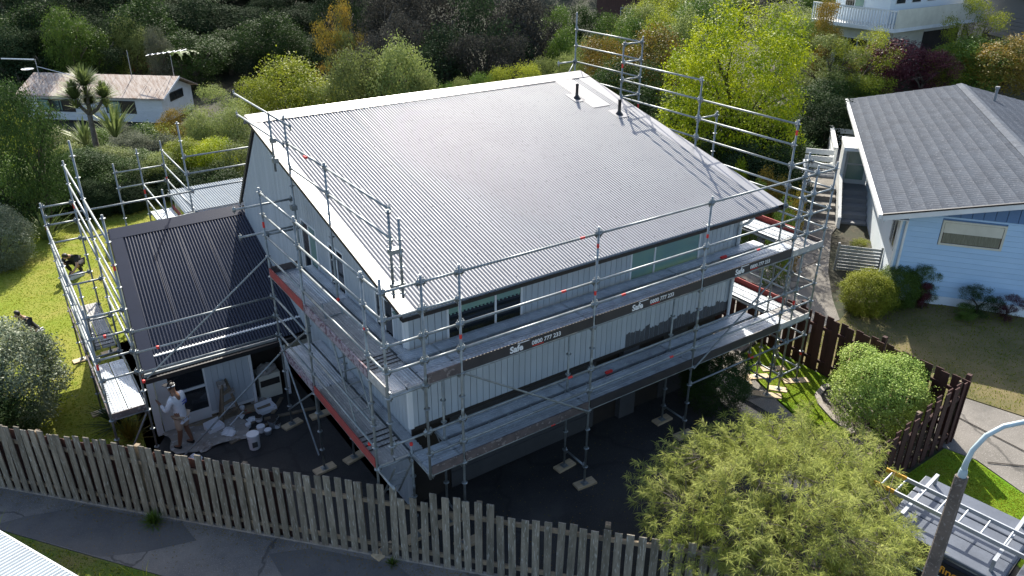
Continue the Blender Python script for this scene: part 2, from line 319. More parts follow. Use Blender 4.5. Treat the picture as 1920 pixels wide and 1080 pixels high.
drape('side_lawn', [(9.75, -1.25), (10.05, -.2), (10.45, 1.0), (11.1, 1.75), (11.95, 1.9), (11.95, -.75), (11.5, -.62), (11.0, -.75), (10.72, -1.05), (10.45, -1.6), (10.3, -2.3), (9.6, -2.3)], .05, M['lawn2'])
drape('side_path', [(9.37, -1.0), (9.32, .9), (9.9, 4), (9.9, 9), (11.9, 9), (11.9, 2.0), (11.05, 1.85), (10.4, 1.05), (10.0, -.18), (9.7, -1.25)], .04, M['concrete'])
drape('garden_bed', [(10.35, -2.3), (10.5, -1.6), (10.77, -1.08), (11.03, -.8), (11.5, -.67), (11.94, -.8), (11.94, -3.6), (9.2, -3.6), (9.2, -2.4)], .035, M['mulch'])
drape('front_lawn', [(9.25, -3.9), (11.6, -3.86), (11.75, -4.5), (11.45, -5.8), (10.5, -6.5), (9.25, -9)], .05, M['lawn2'])
drape('neighbour_drive', [(12.1, 9.5), (12.1, 1.4), (14.9, 1.3), (15.8, 2.2), (17.2, 3.4), (20.2, 5.4), (22.5, 6.3), (21, 8.5), (16, 10)], .05, M['concrete'])
drape('neighbour_lawn', [(12.1, 1.38), (14.88, 1.28), (16.0, 1.6), (18.4, .2), (22.5, -5), (14.3, -4.35), (13.9, -2.9), (12.1, -3.2)], .045, M['dry'])
drape('street_driveway', [(12.08, -3.22), (13.88, -2.92), (14.28, -4.37), (22.5, -5.05), (22, -16), (10.6, -16), (9.3, -9.1), (10.55, -6.55), (11.5, -5.8), (11.82, -4.5), (11.63, -3.8)], .03, M['concrete'])
drape('grass_strip', [(14.3, -4.36), (22.5, -5.06), (22.5, -5.9), (14.2, -5.1)], .055, M['verge'])
# mowing strip round the garden bed
mb = MB(); ks = [(10.3, -2.3), (10.45, -1.65), (10.72, -1.08), (11.0, -.78), (11.5, -.64), (11.95, -.77)]
for a, c in zip(ks, ks[1:]): mb.bar((*a, hgt(*a) + .05), (*c, hgt(*c) + .05), .14, .1)
struct('mowing_strip', mb, M['kerb'])
# pavement pieces of the neighbour's drive: scored joints
mb = MB()
for a, c in (((13.0, -3.35), (12.6, -16)), ((11.9, -4.7), (16.5, -9.5)), ((13.2, 1.6), (13.2, 9)), ((12.2, 4.2), (18, 4.1)), ((12.2, 6.6), (20, 6.7))):
    n = 8
    for i in range(n):
        p = [a[0] + (c[0] - a[0]) * i / n, a[1] + (c[1] - a[1]) * i / n]; q = [a[0] + (c[0] - a[0]) * (i + 1) / n, a[1] + (c[1] - a[1]) * (i + 1) / n]
        mb.bar((*p, hgt(*p) + .052), (*q, hgt(*q) + .052), .025, .01)
struct('drive_joint', mb, M['dark'])

# grass blades (nobody could count them)
def grass(name, poly, n, h, label, seed, wd=.012, mt='grass', off=.03):
    r = np.random.default_rng(seed); P = np.array(poly); x0, y0 = P.min(0); x1, y1 = P.max(0)
    pts = []; 
    q = r.random((n * 3, 2)) * [x1 - x0, y1 - y0] + [x0, y0]
    ins = np.zeros(len(q), bool); j = len(P) - 1
    for i in range(len(P)):
        a, b_ = P[i], P[j]; c = ((a[1] > q[:, 1]) != (b_[1] > q[:, 1])) & (q[:, 0] < (b_[0] - a[0]) * (q[:, 1] - a[1]) / (b_[1] - a[1] + 1e-12) + a[0]); ins ^= c; j = i
    q = q[ins][:n]; n = len(q)
    z = np.array([hgt(x, y) for x, y in q]) + off - .01
    ang = r.random(n) * 6.283; hh = h * (.5 + r.random(n)); lean = r.normal(0, .35, (n, 2)) * hh[:, None]
    b0 = np.c_[q, z]; sx = np.c_[np.cos(ang), np.sin(ang), 0 * ang] * wd * (.6 + .8 * r.random(n))[:, None]
    tip = b0 + np.c_[lean, hh]; mid = b0 + np.c_[lean * .35, hh * .6]
    v = np.stack([b0 - sx, b0 + sx, mid + sx * .7, tip], 1).reshape(-1, 3)
    o = ob(name, npmesh(name, v, np.arange(n * 4).reshape(n, 4)), LF[mt]); tag(o, label, 'grass', kind='stuff'); return o
grass('lawn_grass', [(-9, 24), (-9, 8), (-6, 6.9), (-3.95, 6.6), (-3.7, 12.5), (.4, 13.2), (1.0, 17.5), (2, 22), (-3, 25)], 60000, .026, 'short grass of the sunny back lawn', 1, .02)
grass('side_grass', [(9.8, -1.25), (10.1, -.2), (10.5, 1.0), (11.15, 1.75), (11.9, 1.9), (11.9, -.8), (11.5, -.7), (11.0, -.85), (10.75, -1.1), (10.4, -2.2), (9.7, -2.2)], 14000, .024, 'mown bright grass beside the scaffold tower', 2, .012, off=.05)
grass('front_grass', [(9.3, -3.9), (11.55, -3.9), (11.7, -4.5), (11.4, -5.8), (10.5, -6.4), (9.3, -9)], 20000, .024, 'mown bright grass between brown fence and concrete drive', 3, .012, off=.05)
grass('verge_grass', [fl(-3, -1.05), fl(0, -1.12), fl(3.5, -1.42), fl(6, -1.62), fl(10, -1.8), fl(8, -2.8), fl(4.5, -2.4), fl(1, -2.15), fl(-3, -2.2)], 15000, .05, 'scruffy verge grass along the asphalt footpath', 4, .010)
grass('dry_grass', [(12.2, 1.3), (14.8, 1.2), (16.0, 1.5), (18.3, .1), (20, -3), (14.3, -4.2), (13.9, -2.9), (12.2, -3.1)], 9000, .04, 'sparse dry grass of the neighbouring lawn', 5, .012, off=.045)

for k_, pl in enumerate(([fl(2.4, -.1), fl(3.1, -.14), fl(4.6, -.12), fl(5.2, -.5), fl(4.4, -1.0), fl(3.6, -1.33), fl(2.2, -1.22), fl(.8, -1.12), fl(1.3, -.7)], [fl(6.8, -.5), fl(7.6, -.15), fl(9.4, -.2), fl(10.2, -.7), fl(9.0, -1.15), fl(7.6, -1.2)])): drape('path_patch', pl, .0285, M['patch'], skirt=0, cut=False)

# ------------------------------------------------------------------ roofing
def corrugated(p0, along, up, width, length, pitch=.0762, amp=.0145, rows=2, seg=8):
    """sheet mesh: p0 lower left, ribs run along `up`"""
    along = Vector(along).normalized(); up = Vector(up).normalized(); n = along.cross(up).normalized()
    if n.z < 0: n = -n
    pat = (0, .16, .30, .41, .47, .5, .53, .59, .70, .84); ss_ = []; i = 0
    while True:
        s = pitch * (i // 10 + pat[i % 10])
        if s > width: break
        ss_.append(s); i += 1
    k = len(ss_) - 1; vs = []
    for j in range(rows):
        for s in ss_:
            vs.append(Vector(p0) + along * s + up * (length * j / (rows - 1)) + n * (amp * (2 * abs(math.cos(math.pi * s / pitch)) - 1)))
    fs = [(j * (k + 1) + i, j * (k + 1) + i + 1, (j + 1) * (k + 1) + i + 1, (j + 1) * (k + 1) + i) for j in range(rows - 1) for i in range(k)]
    me = bpy.data.meshes.new('roofing_sheet'); me.from_pydata([tuple(v) for v in vs], [], fs); me.update(); return me

# ------------------------------------------------------------------ main house
EY, EZ, RY, RZ = .80, 5.12, 8.72, 7.03
XL, XR = 0.0, 10.38
def rz(y): return EZ + (y - EY) * (RZ - EZ) / (RY - EY)
house = thing('house', 'two storey house with pale grey boards and a huge glaring corrugated roof inside scaffolding', 'house', (.3, 1.25, 0))
# carcass (dark lining behind the boards)
sec = [(1.30, 2.3), (1.30, 4.98), (8.70, 6.74), (11.1, 3.95), (11.1, 0), (1.62, 0), (1.62, 2.3)]
mb = MB().prism([(.32, y, z) for y, z in sec], (9.13, 0, 0))
ob('wall', mb, M['dark'], house)
wall_front = ob('front_wall', MB().b(.30, 9.47, 1.27, 1.295, 2.3, 4.93), M['dark'], house)
wall_side = ob('side_wall', MB().prism([(.285, 1.3, .05), (.285, 1.3, 4.9), (.285, 8.7, 6.68), (.285, 11.05, 3.95), (.285, 11.05, .05)], (.03, 0, 0)), M['dark'], house)
FW = [(1.17, 2.92, 3.95, 4.86), (5.88, 8.08, 3.95, 4.80)]
bw = .152; n = int(9.17 / bw)
def board_mesh(w_, h): return MB().b(0, w_ - .012, 0, .022, 0, h).mesh('board')
bfull = board_mesh(bw, 2.60); blow = board_mesh(bw, 1.62)
Mpaint = M['board']
for i in range(n + 1):
    x = .30 + i * bw; xc = x + bw / 2
    inw = any(a - .02 < xc < c + .02 for a, c, _, _ in FW)
    ob('board', blow if inw else bfull, M['board'], wall_front, Matrix.Translation((x, 1.245, 2.31)))
    if 5.86 < xc < 9.4:      # undercoat brushed over the foot of these boards, ragged upper edge
        tp = 2.66 - .02 * (xc - 5.8) + rng.uniform(-.03, .05)
        mb = MB(); mb.add([(x, 1.2425, 2.305), (x + bw - .012, 1.2425, 2.305), (x + bw - .012, 1.2425, tp + rng.uniform(-.04, .04)), (x + bw * .6, 1.2425, tp + rng.uniform(-.04, .04)), (x + bw * .3, 1.2425, tp + rng.uniform(-.04, .04)), (x, 1.2425, tp)], [(0, 1, 2, 3, 4, 5)])
        ob('undercoat', mb, M['undercoat'], wall_front)
# side wall boards with sloping tops
SW = [(1.75, 2.45, 3.6, 4.85), (4.0, 4.72, 3.6, 5.06), (5.5, 6.35, 3.75, 5.1)]
def gtop(y): return 4.97 + (y - 1.27) * .2412 if y < 8.7 else 6.90 - (y - 8.7) * 1.163
y = 1.28
while y < 10.98:
    y1 = min(y + bw - .01, 11.08); yc = (y + y1) / 2; z0 = .1
    segs = [(z0, None)]
    for a, c, b0, b1 in SW:
        if a - .03 < yc < c + .03: segs = [(z0, b0 - .05), (b1 + .05, None)]
    for s0, s1 in segs:
        if s1 is None: pl = [(.262, y1, s0), (.262, y, s0), (.262, y, gtop(y)), (.262, y1, gtop(y1))]
        else: pl = [(.262, y1, s0), (.262, y, s0), (.262, y, s1), (.262, y1, s1)]
        ob('board', MB().prism(pl, (.022, 0, 0)), M['board'], wall_side)
    y += bw
mb = MB().b(.235, .262, 1.235, 1.30, 2.3, 4.95).b(.262, .33, 1.222, 1.2445, 2.3, 4.95); ob('corner_trim', mb, M['trim'], house)
mb = MB().b(9.45, 9.52, 1.222, 1.30, 2.3, 4.95); ob('corner_trim', mb, M['trim'], house)
# windows
def window(parent, org, ux, w_, h, mull, gl, fm=M['trim'], dep=.03, fw=.045):
    """org lower left corner, ux horizontal direction; outward = ux x z"""
    ux = Vector(ux); nn = ux.cross(Vector((0, 0, 1))); T = Matrix((( ux.x, -nn.x, 0, org[0]), (ux.y, -nn.y, 0, org[1]), (0, 0, 1, org[2]), (0, 0, 0, 1)))
    wn = ob('window', MB().b(0, w_, 0, fw, -fw, 0, T).b(0, w_, 0, fw, h, h + fw, T).b(-fw, 0, 0, fw, -fw, h + fw, T).b(w_, w_ + fw, 0, fw, -fw, h + fw, T), fm, parent)
    xs = [0] + list(mull) + [w_]
    for i in range(len(xs) - 1):
        if i: ob('mullion', MB().b(xs[i] - fw / 2, xs[i] + fw / 2, .004, fw, 0, h, T), fm, wn)
        ob('pane', MB().b(xs[i] + (fw / 2 if i else 0) + .001, xs[i + 1] - (fw / 2 if i < len(xs) - 2 else 0) - .001, .02, .03, .001, h - .001, T), gl[i % len(gl)], wn)
    return wn
wn = window(house, (1.2, 1.225, 3.98), (1, 0, 0), 1.69, .85, [1.08], [M['glass']])
for a, c in ((1.205, 2.255), (2.31, 2.885)):        # half-lowered blinds with a scalloped fringe
    mb = MB().b(a, c, 1.238, 1.243, 4.60, 4.825)
    k = int((c - a) / .085)
    for i in range(k): mb.lathe([(.0, 0), (.022, .004), (.022, .028), (0, .032)], 8, (a + (i + .5) * (c - a) / k, 1.237, 4.575))
    ob('blind', mb, M['frost'], house)
window(house, (5.92, 1.225, 3.98), (1, 0, 0), 2.13, .82, [.70], [M['frost']])
for a, c, b0, b1 in SW:
    window(house, (.255, c, b0), (0, -1, 0), c - a, b1 - b0, [(c - a) * .5], [M['glass'], M['frost'] if a > 5 else M['glass']], fm=M['trim'])
# gutter, fascia, soffit
ob('soffit', MB().b(.05, 10.2, .9, 1.30, 4.955, 4.972), M['frost'], house)
ob('fascia', MB().b(.03, 10.33, .885, .905, 4.955, 5.095), M['trim'], house)
mb = MB(); mb.prism([(.0, .76, 4.995), (.0, .88, 4.995), (.0, .88, 5.10), (.0, .868, 5.10), (.0, .868, 5.01), (.0, .775, 5.01), (.0, .775, 5.07), (.0, .76, 5.075)], (10.38, 0, 0))
ob('gutter', mb, M['black'], house)
mb = MB().path([(9.42, .83, 4.96), (9.42, .95, 4.8), (9.42, 1.18, 4.62), (9.42, 1.19, 2.0), (9.42, 1.19, .15)], .04, 8); ob('downpipe', mb, M['trim'], house, smooth=True)
# roof
sh_len = math.hypot(RY - EY, RZ - EZ); up = Vector((0, RY - EY, RZ - EZ)); nrm = Vector((0, -(RZ - EZ), RY - EY)).normalized()
roof = ob('roof', MB().prism([(XL + .03, EY + .06, EZ - .03), (XR - .03, EY + .06, EZ - .03), (XR - .03, RY, RZ - .04), (XL + .03, RY, RZ - .04)], (0, 0, -.09)), M['trim'], house)
x = XL + .12; i = 0
while x < XR - .15:
    wd = min(.762, XR - .12 - x)
    ob('roofing_sheet', corrugated(Vector((x, EY - .04, EZ - .01)) + nrm * (.016 + .0008 * (i % 2)), (1, 0, 0), up, wd + .038, sh_len, rows=5), M['roof'], roof, smooth=True)
    x += .762; i += 1
mb = MB()
for j in range(9):
    yy = EY + .12 + j * (RY - EY - .6) / 8
    for k in range(34):
        xx = XL + .12 + .0762 * (4 + 4 * k); c = Vector((xx + rng.uniform(-.004, .004), yy + rng.uniform(-.01, .01), rz(yy))) + nrm * .030
        mb.lathe([(.010, -.006), (.009, .002), (.004, .005)], 6, c)
ob('roof_screw', mb, M['undercoat'], roof)['kind'] = 'stuff'
def slab(p, a, b_, t):            # parallelogram plate with thickness t along its normal
    p = Vector(p); a = Vector(a); b_ = Vector(b_); return MB().prism([p, p + a, p + a + b_, p + b_], a.cross(b_).normalized() * t)
rd = up.normalized()
ob('barge_flashing', slab(Vector((XL, EY - .05, EZ - .02)) + nrm * .036, (.27, 0, 0), rd * (sh_len + .06), .006), M['flash'], roof)
ob('barge_board', MB().prism([(XL - .022, EY - .05, EZ - .06), (XL - .022, EY - .05, EZ + .02), (XL - .022, RY, RZ + .03), (XL - .022, RY + .02, RZ - .05)][::-1], (.02, 0, 0)), M['black'], roof)
ob('barge_flashing', slab(Vector((XR - .42, EY - .05, EZ - .02)) + nrm * .036, (.42, 0, 0), rd * (sh_len + .06), .006), M['flash'], roof)
ob('barge_board', MB().prism([(XR, EY - .05, EZ - .12), (XR, EY - .05, EZ + .02), (XR, RY, RZ + .03), (XR, RY, RZ - .11)][::-1], (.02, 0, 0)), M['black'], roof)
ob('ridge_cap', slab(Vector((XL, RY - .42, rz(RY - .42) + .005)) + nrm * .038, (XR - XL, 0, 0), rd * .45, .006), M['flash'], roof)
bk = Vector((0, 11.3 - RY, 4.03 - RZ))
ob('ridge_cap', slab(Vector((XL, RY + .01, RZ + .02)), (XR - XL, 0, 0), bk.normalized() * .3, -.006), M['flash'], roof)
ob('back_slope', corrugated((.245, RY + .03, RZ - .02), (1, 0, 0), bk, XR - .25, bk.length, rows=3), M['roof'], roof, smooth=True)
ob('barge_board', MB().prism([(.235, RY + .0, RZ - .06), (.235, RY + .06, RZ + .02), (.235, RY + .06 + bk.y, RZ + .02 + bk.z), (.235, RY + bk.y, RZ - .06 + bk.z)], (.02, 0, 0)), M['black'], roof)
ob('flat_panel', slab(Vector((9.05, 6.5, rz(6.5))) + nrm * .036, (.62, 0, 0), rd * 1.9, .006), M['flash'], roof)
for (x, y) in ((8.98, 7.15), (9.55, 5.95)):
    z = rz(y); mb = MB().lathe([(.13, -.03), (.12, .03), (.06, .10), (.045, .13), (.045, .40), (.05, .40), (.05, .44), (0, .46)], 14, (x, y, z))
    ob('vent_pipe', mb, M['black'], roof, smooth=True)
    ob('pipe_flashing', slab(Vector((x - .2, y - .2, rz(y - .2))) + nrm * .037, (.4, 0, 0), rd * .5, .005), M['flash'], roof)
# lower storey front: recessed brown wall, garage door, post
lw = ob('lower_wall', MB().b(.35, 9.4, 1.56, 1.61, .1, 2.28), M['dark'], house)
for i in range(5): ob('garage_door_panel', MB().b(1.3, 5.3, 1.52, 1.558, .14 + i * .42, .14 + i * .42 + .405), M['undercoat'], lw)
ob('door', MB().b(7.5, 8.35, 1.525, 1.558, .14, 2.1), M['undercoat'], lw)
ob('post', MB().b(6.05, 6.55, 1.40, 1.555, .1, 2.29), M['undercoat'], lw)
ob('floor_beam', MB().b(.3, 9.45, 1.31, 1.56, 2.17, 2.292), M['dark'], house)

# ------------------------------------------------------------------ low wing
WE, WEZ, WR, WRZ = 6.92, 1.92, 11.40, 3.88
wing = thing('house_wing', 'low wing with steep navy corrugated roof, half in the shadow of the tall gable', 'house wing', (-1.7, 7.3, 0))
lx0, lx1 = -3.62, -3.20     # left edge at eave and at ridge
ob('wall', MB().prism([(-3.38, 7.38, 0), (-3.38, 7.38, 2.1), (-3.2, 11.3, 3.75), (-3.3, 11.6, 0)], (.1, 0, 0)), M['cream'], wing)
wf = ob('front_wall', MB().b(-3.4, -3.16, 7.30, 7.40, 0, 2.15).b(-2.28, -1.2, 7.30, 7.40, .12, 2.15).b(-3.16, -2.28, 7.3, 7.4, 0, .3).b(-3.16, -2.28, 7.3, 7.4, 1.72, 2.15).b(-1.2, .26, 7.3, 7.4, 2.02, 2.15), M['trim'], wing)
for i in range(7):
    ob('board', MB().b(-2.26 + i * .15, -2.26 + i * .15 + .142, 7.275, 7.298, .22, 2.1), M['board'], wf)
window(wing, (-3.12, 7.29, .36), (1, 0, 0), .82, 1.32, [], [M['glass']], fw=.05)
ob('transom', MB().b(-3.115, -2.305, 7.275, 7.31, .98, 1.04), M['trim'], wing)
ob('corner_post', MB().b(-3.58, -3.44, 7.22, 7.36, 0, 2.05), M['trim'], wing)
ob('door_frame', MB().b(-1.2, -1.13, 7.24, 7.40, 0, 2.02).b(-.32, -.24, 7.24, 7.40, 0, 2.02).b(-1.2, -.24, 7.24, 7.40, 1.95, 2.02), M['trim'], wing)
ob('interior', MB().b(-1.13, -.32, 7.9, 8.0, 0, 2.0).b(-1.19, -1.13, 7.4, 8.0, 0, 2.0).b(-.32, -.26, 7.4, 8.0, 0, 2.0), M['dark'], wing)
wu = Vector((0, WR - WE, WRZ - WEZ)); wl = wu.length; wnv = Vector((0, -wu.z, wu.y)).normalized()
# roof sheets follow the slightly tapering left edge
wr_ = ob('roof', MB().prism([(lx0 + .05, WE + .05, WEZ - .05), (.2, WE + .05, WEZ - .05), (.2, WR, WRZ - .05), (lx1 + .05, WR, WRZ - .05)], (0, 0, -.07)), M['dark'], wing)
x = lx0 + .26; i = 0
while x < .2:
    wd = min(.762, .24 - x)
    shift = (lx1 - lx0) * max(0, (.2 - x) / 3.8)
    ob('roofing_sheet', corrugated(Vector((x, WE - .03, WEZ)) + wnv * (.018 + .0008 * (i % 2)), (1, 0, 0), wu + Vector((shift * .9, 0, 0)), wd + .03, wl, rows=4), M['navy'], wr_, smooth=True)
    x += .762; i += 1
ob('barge_flashing', MB().prism([Vector((lx0, WE - .04, WEZ)) + wnv * .042, Vector((lx0 + .3, WE - .04, WEZ)) + wnv * .042, Vector((lx1 + .3, WR, WRZ)) + wnv * .042, Vector((lx1, WR, WRZ)) + wnv * .042], wnv * .006), M['navy'], wr_)
ob('barge_board', MB().prism([(lx0 - .015, WE, WEZ - .14), (lx0 - .015, WE, WEZ + .03), (lx1 - .015, WR, WRZ + .03), (lx1 - .015, WR, WRZ - .14)][::-1], (.02, 0, 0)), M['black'], wr_)
ob('ridge_cap', slab(Vector((lx1, WR - .33, WRZ - .33 * wu.z / wu.y)) + wnv * .046, (-lx1 + .2, 0, 0), wu.normalized() * .4, .006), M['navy'], wr_)
ob('ridge_cap', slab(Vector((lx1, WR + .02, WRZ + .05)), (-lx1 + .2, 0, 0), (0, .25, -.16), -.006), M['navy'], wr_)
ob('back_slope', slab(Vector((lx1, WR, WRZ)), (-lx1 + .2, 0, 0), (0, 3, -2), -.02), M['navy'], wr_)
ob('gutter', MB().b(lx0 - .02, .2, WE - .14, WE - .02, WEZ - .15, WEZ - .03), M['black'], wing)
ob('wing_fascia', MB().b(lx0 + .03, .2, WE - .015, WE + .01, WEZ - .2, WEZ - .04), M['black'], wing)

# lean-to behind
lean = thing('lean_to', 'pale grey flat lean-to roof behind the wing, beyond the scaffold', 'lean-to', (1.5, 15, 0))
lr = ob('roof', MB().b(-.65, 6.5, 14.32, 16.6, 2.86, 2.97), M['trim'], lean)
for i in range(9): ob('roofing_sheet', corrugated((-.65 + i * .79, 14.3, 2.985), (1, 0, 0), (0, 1, .02), .79, 2.35), M['leanto'], lr, smooth=True)
for x in (-.5, 3, 6.3):
    for y in (14.45, 16.4): ob('post', MB().b(x - .05, x + .05, y - .05, y + .05, hgt(x, y), 2.86), M['trim'], lean)

# ------------------------------------------------------------------ scaffolding (ring system, 0.5 m rosettes)
Z0 = .1
def kz(k): return Z0 + .5 * k
_cache = {}
def std_mesh(z0, z1):
    key = ('s', round(z0, 2), round(z1, 2))
    if key not in _cache:
        mb = MB().path([(0, 0, z0), (0, 0, z1)], .0242, 10)
        k = math.ceil((z0 + .1 - Z0) / .5)
        while kz(k) < z1 - .02:
            mb.lathe([(.024, -.006), (.06, -.005), (.06, .005), (.024, .006)], 12, (0, 0, kz(k))); k += 1
        kk = k - 1
        mb.lathe([(.024, 0), (.029, .001), (.029, .16), (.024, .161)], 10, (0, 0, (z0 + z1) / 2))
        _cache[key] = mb.mesh('standard')
    return _cache[key]
def tube_mesh(Lg):
    key = ('t', round(Lg, 2))
    if key not in _cache:
        mb = MB().path([(.05, 0, 0), (Lg - .05, 0, 0)], .0242, 10)
        mb.b(.022, .085, -.016, .016, -.05, .05).b(Lg - .085, Lg - .022, -.016, .016, -.05, .05)
        mb.b(.045, .06, -.008, .008, -.09, .09).b(Lg - .06, Lg - .045, -.008, .008, -.09, .09)
        _cache[key] = mb.mesh('ledger')
    return _cache[key]
def dirmat(p, q):
    p = Vector(p); q = Vector(q); d = (q - p).normalized()
    yv = Vector((0, 0, 1)).cross(d); yv = yv.normalized() if yv.length > 1e-3 else Vector((0, 1, 0)); zv = d.cross(yv)
    m = Matrix.Identity(4)
    for i in range(3): m[i][0] = d[i]; m[i][1] = yv[i]; m[i][2] = zv[i]; m[i][3] = p[i]
    return m, (q - p).length
def rail(S, p, q, name='guard_rail'):
    m, L = dirmat(p, q); o = ob(name, tube_mesh(L), M['galv'], S, m, smooth=False); return o
def smooth_mesh(me): me.polygons.foreach_set('use_smooth', [len(p.vertices) == 4 for p in me.polygons])
def standard(S, x, y, z1, z0=None, base=True):
    g = hgt(x, y) + .03
    zb = g + .10 if z0 is None else z0
    o = ob('standard', std_mesh(zb, z1), M['galv'], S, Matrix.Translation((x, y, 0)))
    if z0 is None and base:
        ob('base_jack', MB().b(-.075, .075, -.075, .075, g + .042, g + .05).path([(0, 0, g + .05), (0, 0, zb + .05)], .017, 8).lathe([(.03, 0), (.045, .005), (.045, .03), (.03, .035)], 10, (0, 0, zb - .04)), M['galv'], S, Matrix.Translation((x, y, 0)))
    return o
def red_band(S, p, q, t, w_=.1):
    p = Vector(p); q = Vector(q); d = (q - p).normalized(); c = p.lerp(q, t)
    ob('red_band', MB().path([c - d * w_ / 2, c + d * w_ / 2], .0255, 10), M['red'], S)
def red_cap(S, p):
    ob('red_cap', MB().lathe([(.0, -.035), (.03, -.03), (.036, 0), (.03, .03), (0, .036)], 10, p), M['red'], S)
def plank_mesh(L, w_=.32):
    key = ('p', round(L, 2), w_)
    if key not in _cache:
        mb = MB(); prof = [(-w_ / 2, -.065), (-w_ / 2, .0), (-w_ / 2 + .012, .002)]
        n = 5; sw = (w_ - .03) / n
        for i in range(n):
            a = -w_ / 2 + .015 + i * sw; prof += [(a, .002), (a + sw * .18, -.007), (a + sw * .42, -.007), (a + sw * .6, .002)]
        prof += [(w_ / 2 - .012, .002), (w_ / 2, 0), (w_ / 2, -.065)]
        m = len(prof); vs = [(.03, y, z) for y, z in prof] + [(L - .03, y, z) for y, z in prof]
        mb.add(vs, [(i, i + 1, m + i + 1, m + i) for i in range(m - 1)] + [(0, m, 2 * m - 1, m - 1)])
        mb.b(.0, .06, -w_ / 2 + .01, w_ / 2 - .01, -.06, -.008).b(L - .06, L, -w_ / 2 + .01, w_ / 2 - .01, -.06, -.008)
        k = int(L / .1)                          # anti-slip punched rows
        for i in range(1, k):
            for yy in (-.1, .1): mb.b(i * L / k - .018, i * L / k + .018, yy - .02, yy + .02, .0025, .006)
        _cache[key] = mb.mesh('plank')
    return _cache[key]
def plank(S, p, q, w_=.32, mt='galvdeck'):
    m, L = dirmat(p, q); return ob('plank', plank_mesh(L, w_), M[mt], S, m)
def toe(S, p, q, mt, h=.20, name='toe_board', inset=.03):
    p = Vector(p); q = Vector(q); d = (q - p).normalized(); p = p + d * inset; q = q - d * inset
    c = Vector((0, 0, h / 2)); o = ob(name, MB().bar(p + c, q + c, .028, h), M[mt], S); return o
def text_mesh(body, size, ext=.002, bold=0., shear=0.):
    cu = bpy.data.curves.new('lettering', 'FONT'); cu.body = body; cu.size = size; cu.extrude = ext; cu.offset = bold; cu.shear = shear; cu.resolution_u = 3
    t = bpy.data.objects.new('lettering', cu); COL.objects.link(t)
    dg = bpy.context.evaluated_depsgraph_get(); me = bpy.data.meshes.new_from_object(t.evaluated_get(dg))
    bpy.data.objects.remove(t); bpy.data.curves.remove(cu); return me
TXT_SAFE = text_mesh('Safe', .185, .002, .006); TXT_NUM = text_mesh('0800 777 233', .125, .002, .002)
def safe_sign(board, x, z):
    ob('lettering', TXT_SAFE, M['whiteletter'], board, Matrix.Translation((x, -.0335, z + .02)) @ Matrix.Rotation(R(90), 4, 'X'))
    ob('lettering', MB().b(x + .17, x + .44, -.036, -.033, z + .168, z + .185), M['whiteletter'], board)
    ob('lettering', TXT_NUM, M['whiteletter'], board, Matrix.Translation((x + .50, -.0335, z + .045)) @ Matrix.Rotation(R(90), 4, 'X'))
    ob('lettering', MB().b(x + .52, x + .78, -.036, -.033, z + .012, z + .028), M['red'], board)

FX = [0, .73, 3.80, 6.87, 9.94]
sf = thing('scaffold', 'galvanised scaffold along the front of the house with two decks and lettered toe boards', 'scaffold', (4.5, .36, 0))
for x in FX: standard(sf, x, 0, 6.24, None if x else 2.02)
for x in FX: standard(sf, x, .73, 4.06 if x not in (0,) else 2.35, None)
red_cap(sf, (0, .73, 2.37))
for a, c in zip(FX, FX[1:]):
    for k in (12, 10, 9, 6, 5): rail(sf, (a, 0, kz(k)), (c, 0, kz(k)))
    for k in (8, 4):
        rail(sf, (a, 0, kz(k)), (c, 0, kz(k)), 'ledger'); rail(sf, (a, .73, kz(k)), (c, .73, kz(k)), 'ledger')
        if c - a > 1 or k == 8:
            for yy in (.20, .53): plank(sf, (a, yy, kz(k) + .075), (c, yy, kz(k) + .075))
            plank(sf, (a, .96, kz(k) + .06), (c, .96, kz(k) + .06))
rail(sf, (0, 0, kz(11)), (.73, 0, kz(11)))
for yy in (.20, .53): plank(sf, (0, yy, kz(4) + .075), (.73, yy, kz(4) + .075))
for x in FX:
    for k in (4, 8): rail(sf, (x, 0, kz(k)), (x, .73, kz(k)), 'transom')
    for k in (4, 8): ob('bracket', MB().tube((x, .75, kz(k)), (x, 1.12, kz(k)), .02, 8).tube((x, .75, kz(k) - .3), (x, 1.05, kz(k) - .02), .014, 6), M['galv'], sf)
for x in FX[1:]: rail(sf, (x, 0, kz(1)), (x, .73, kz(1)), 'transom')
rail(sf, (6.87, 0, kz(3)), (9.94, 0, kz(3)), 'ledger')
def brace(S, p, q):
    p = Vector(p); q = Vector(q); ob('diagonal_brace', MB().path([p, q], .021, 8), M['galv'], S); return p, q
brace(sf, (.76, -.045, 4.1), (3.78, -.045, 2.08)); brace(sf, (6.9, -.045, 2.05), (9.9, -.045, 4.05))
tb = toe(sf, (0, -.035 + .02, kz(8) + .02), (.73, -.015, kz(8) + .02), 'wornboard')
for i, (a, c, sx) in enumerate(((.73, 3.80, 1.76), (3.80, 6.87, 4.80), (6.87, 9.94, 7.92))):
    t_ = toe(sf, (a, -.015, kz(8) + .03), (c, -.015, kz(8) + .03), 'darkboard', .215)
    safe_sign(t_, sx, kz(8) + .045)
for a, c, mt in ((.0, .73, 'wornboard'), (.73, 3.80, 'wornboard'), (3.80, 6.87, 'darkboard'), (6.87, 9.94, 'darkboard')): toe(sf, (a, -.015, kz(4) + .02), (c, -.015, kz(4) + .02), mt)
for x, k, t in ((3.8, 12, -.08), (3.8, 10, .0), (.73, 10, 0), (6.87, 11, 0)): red_band(sf, (x, 0, kz(k) - .3), (x, 0, kz(k) - .2), .5, .09)
for x, k in ((3.35, 12), (2.95, 10), (4.5, 9), (8.6, 9), (3.2, 6), (6.1, 5), (2.8, 4), (9.0, 3)): red_band(sf, (x, 0, kz(k)), (x + .1, 0, kz(k)), .5, .11)
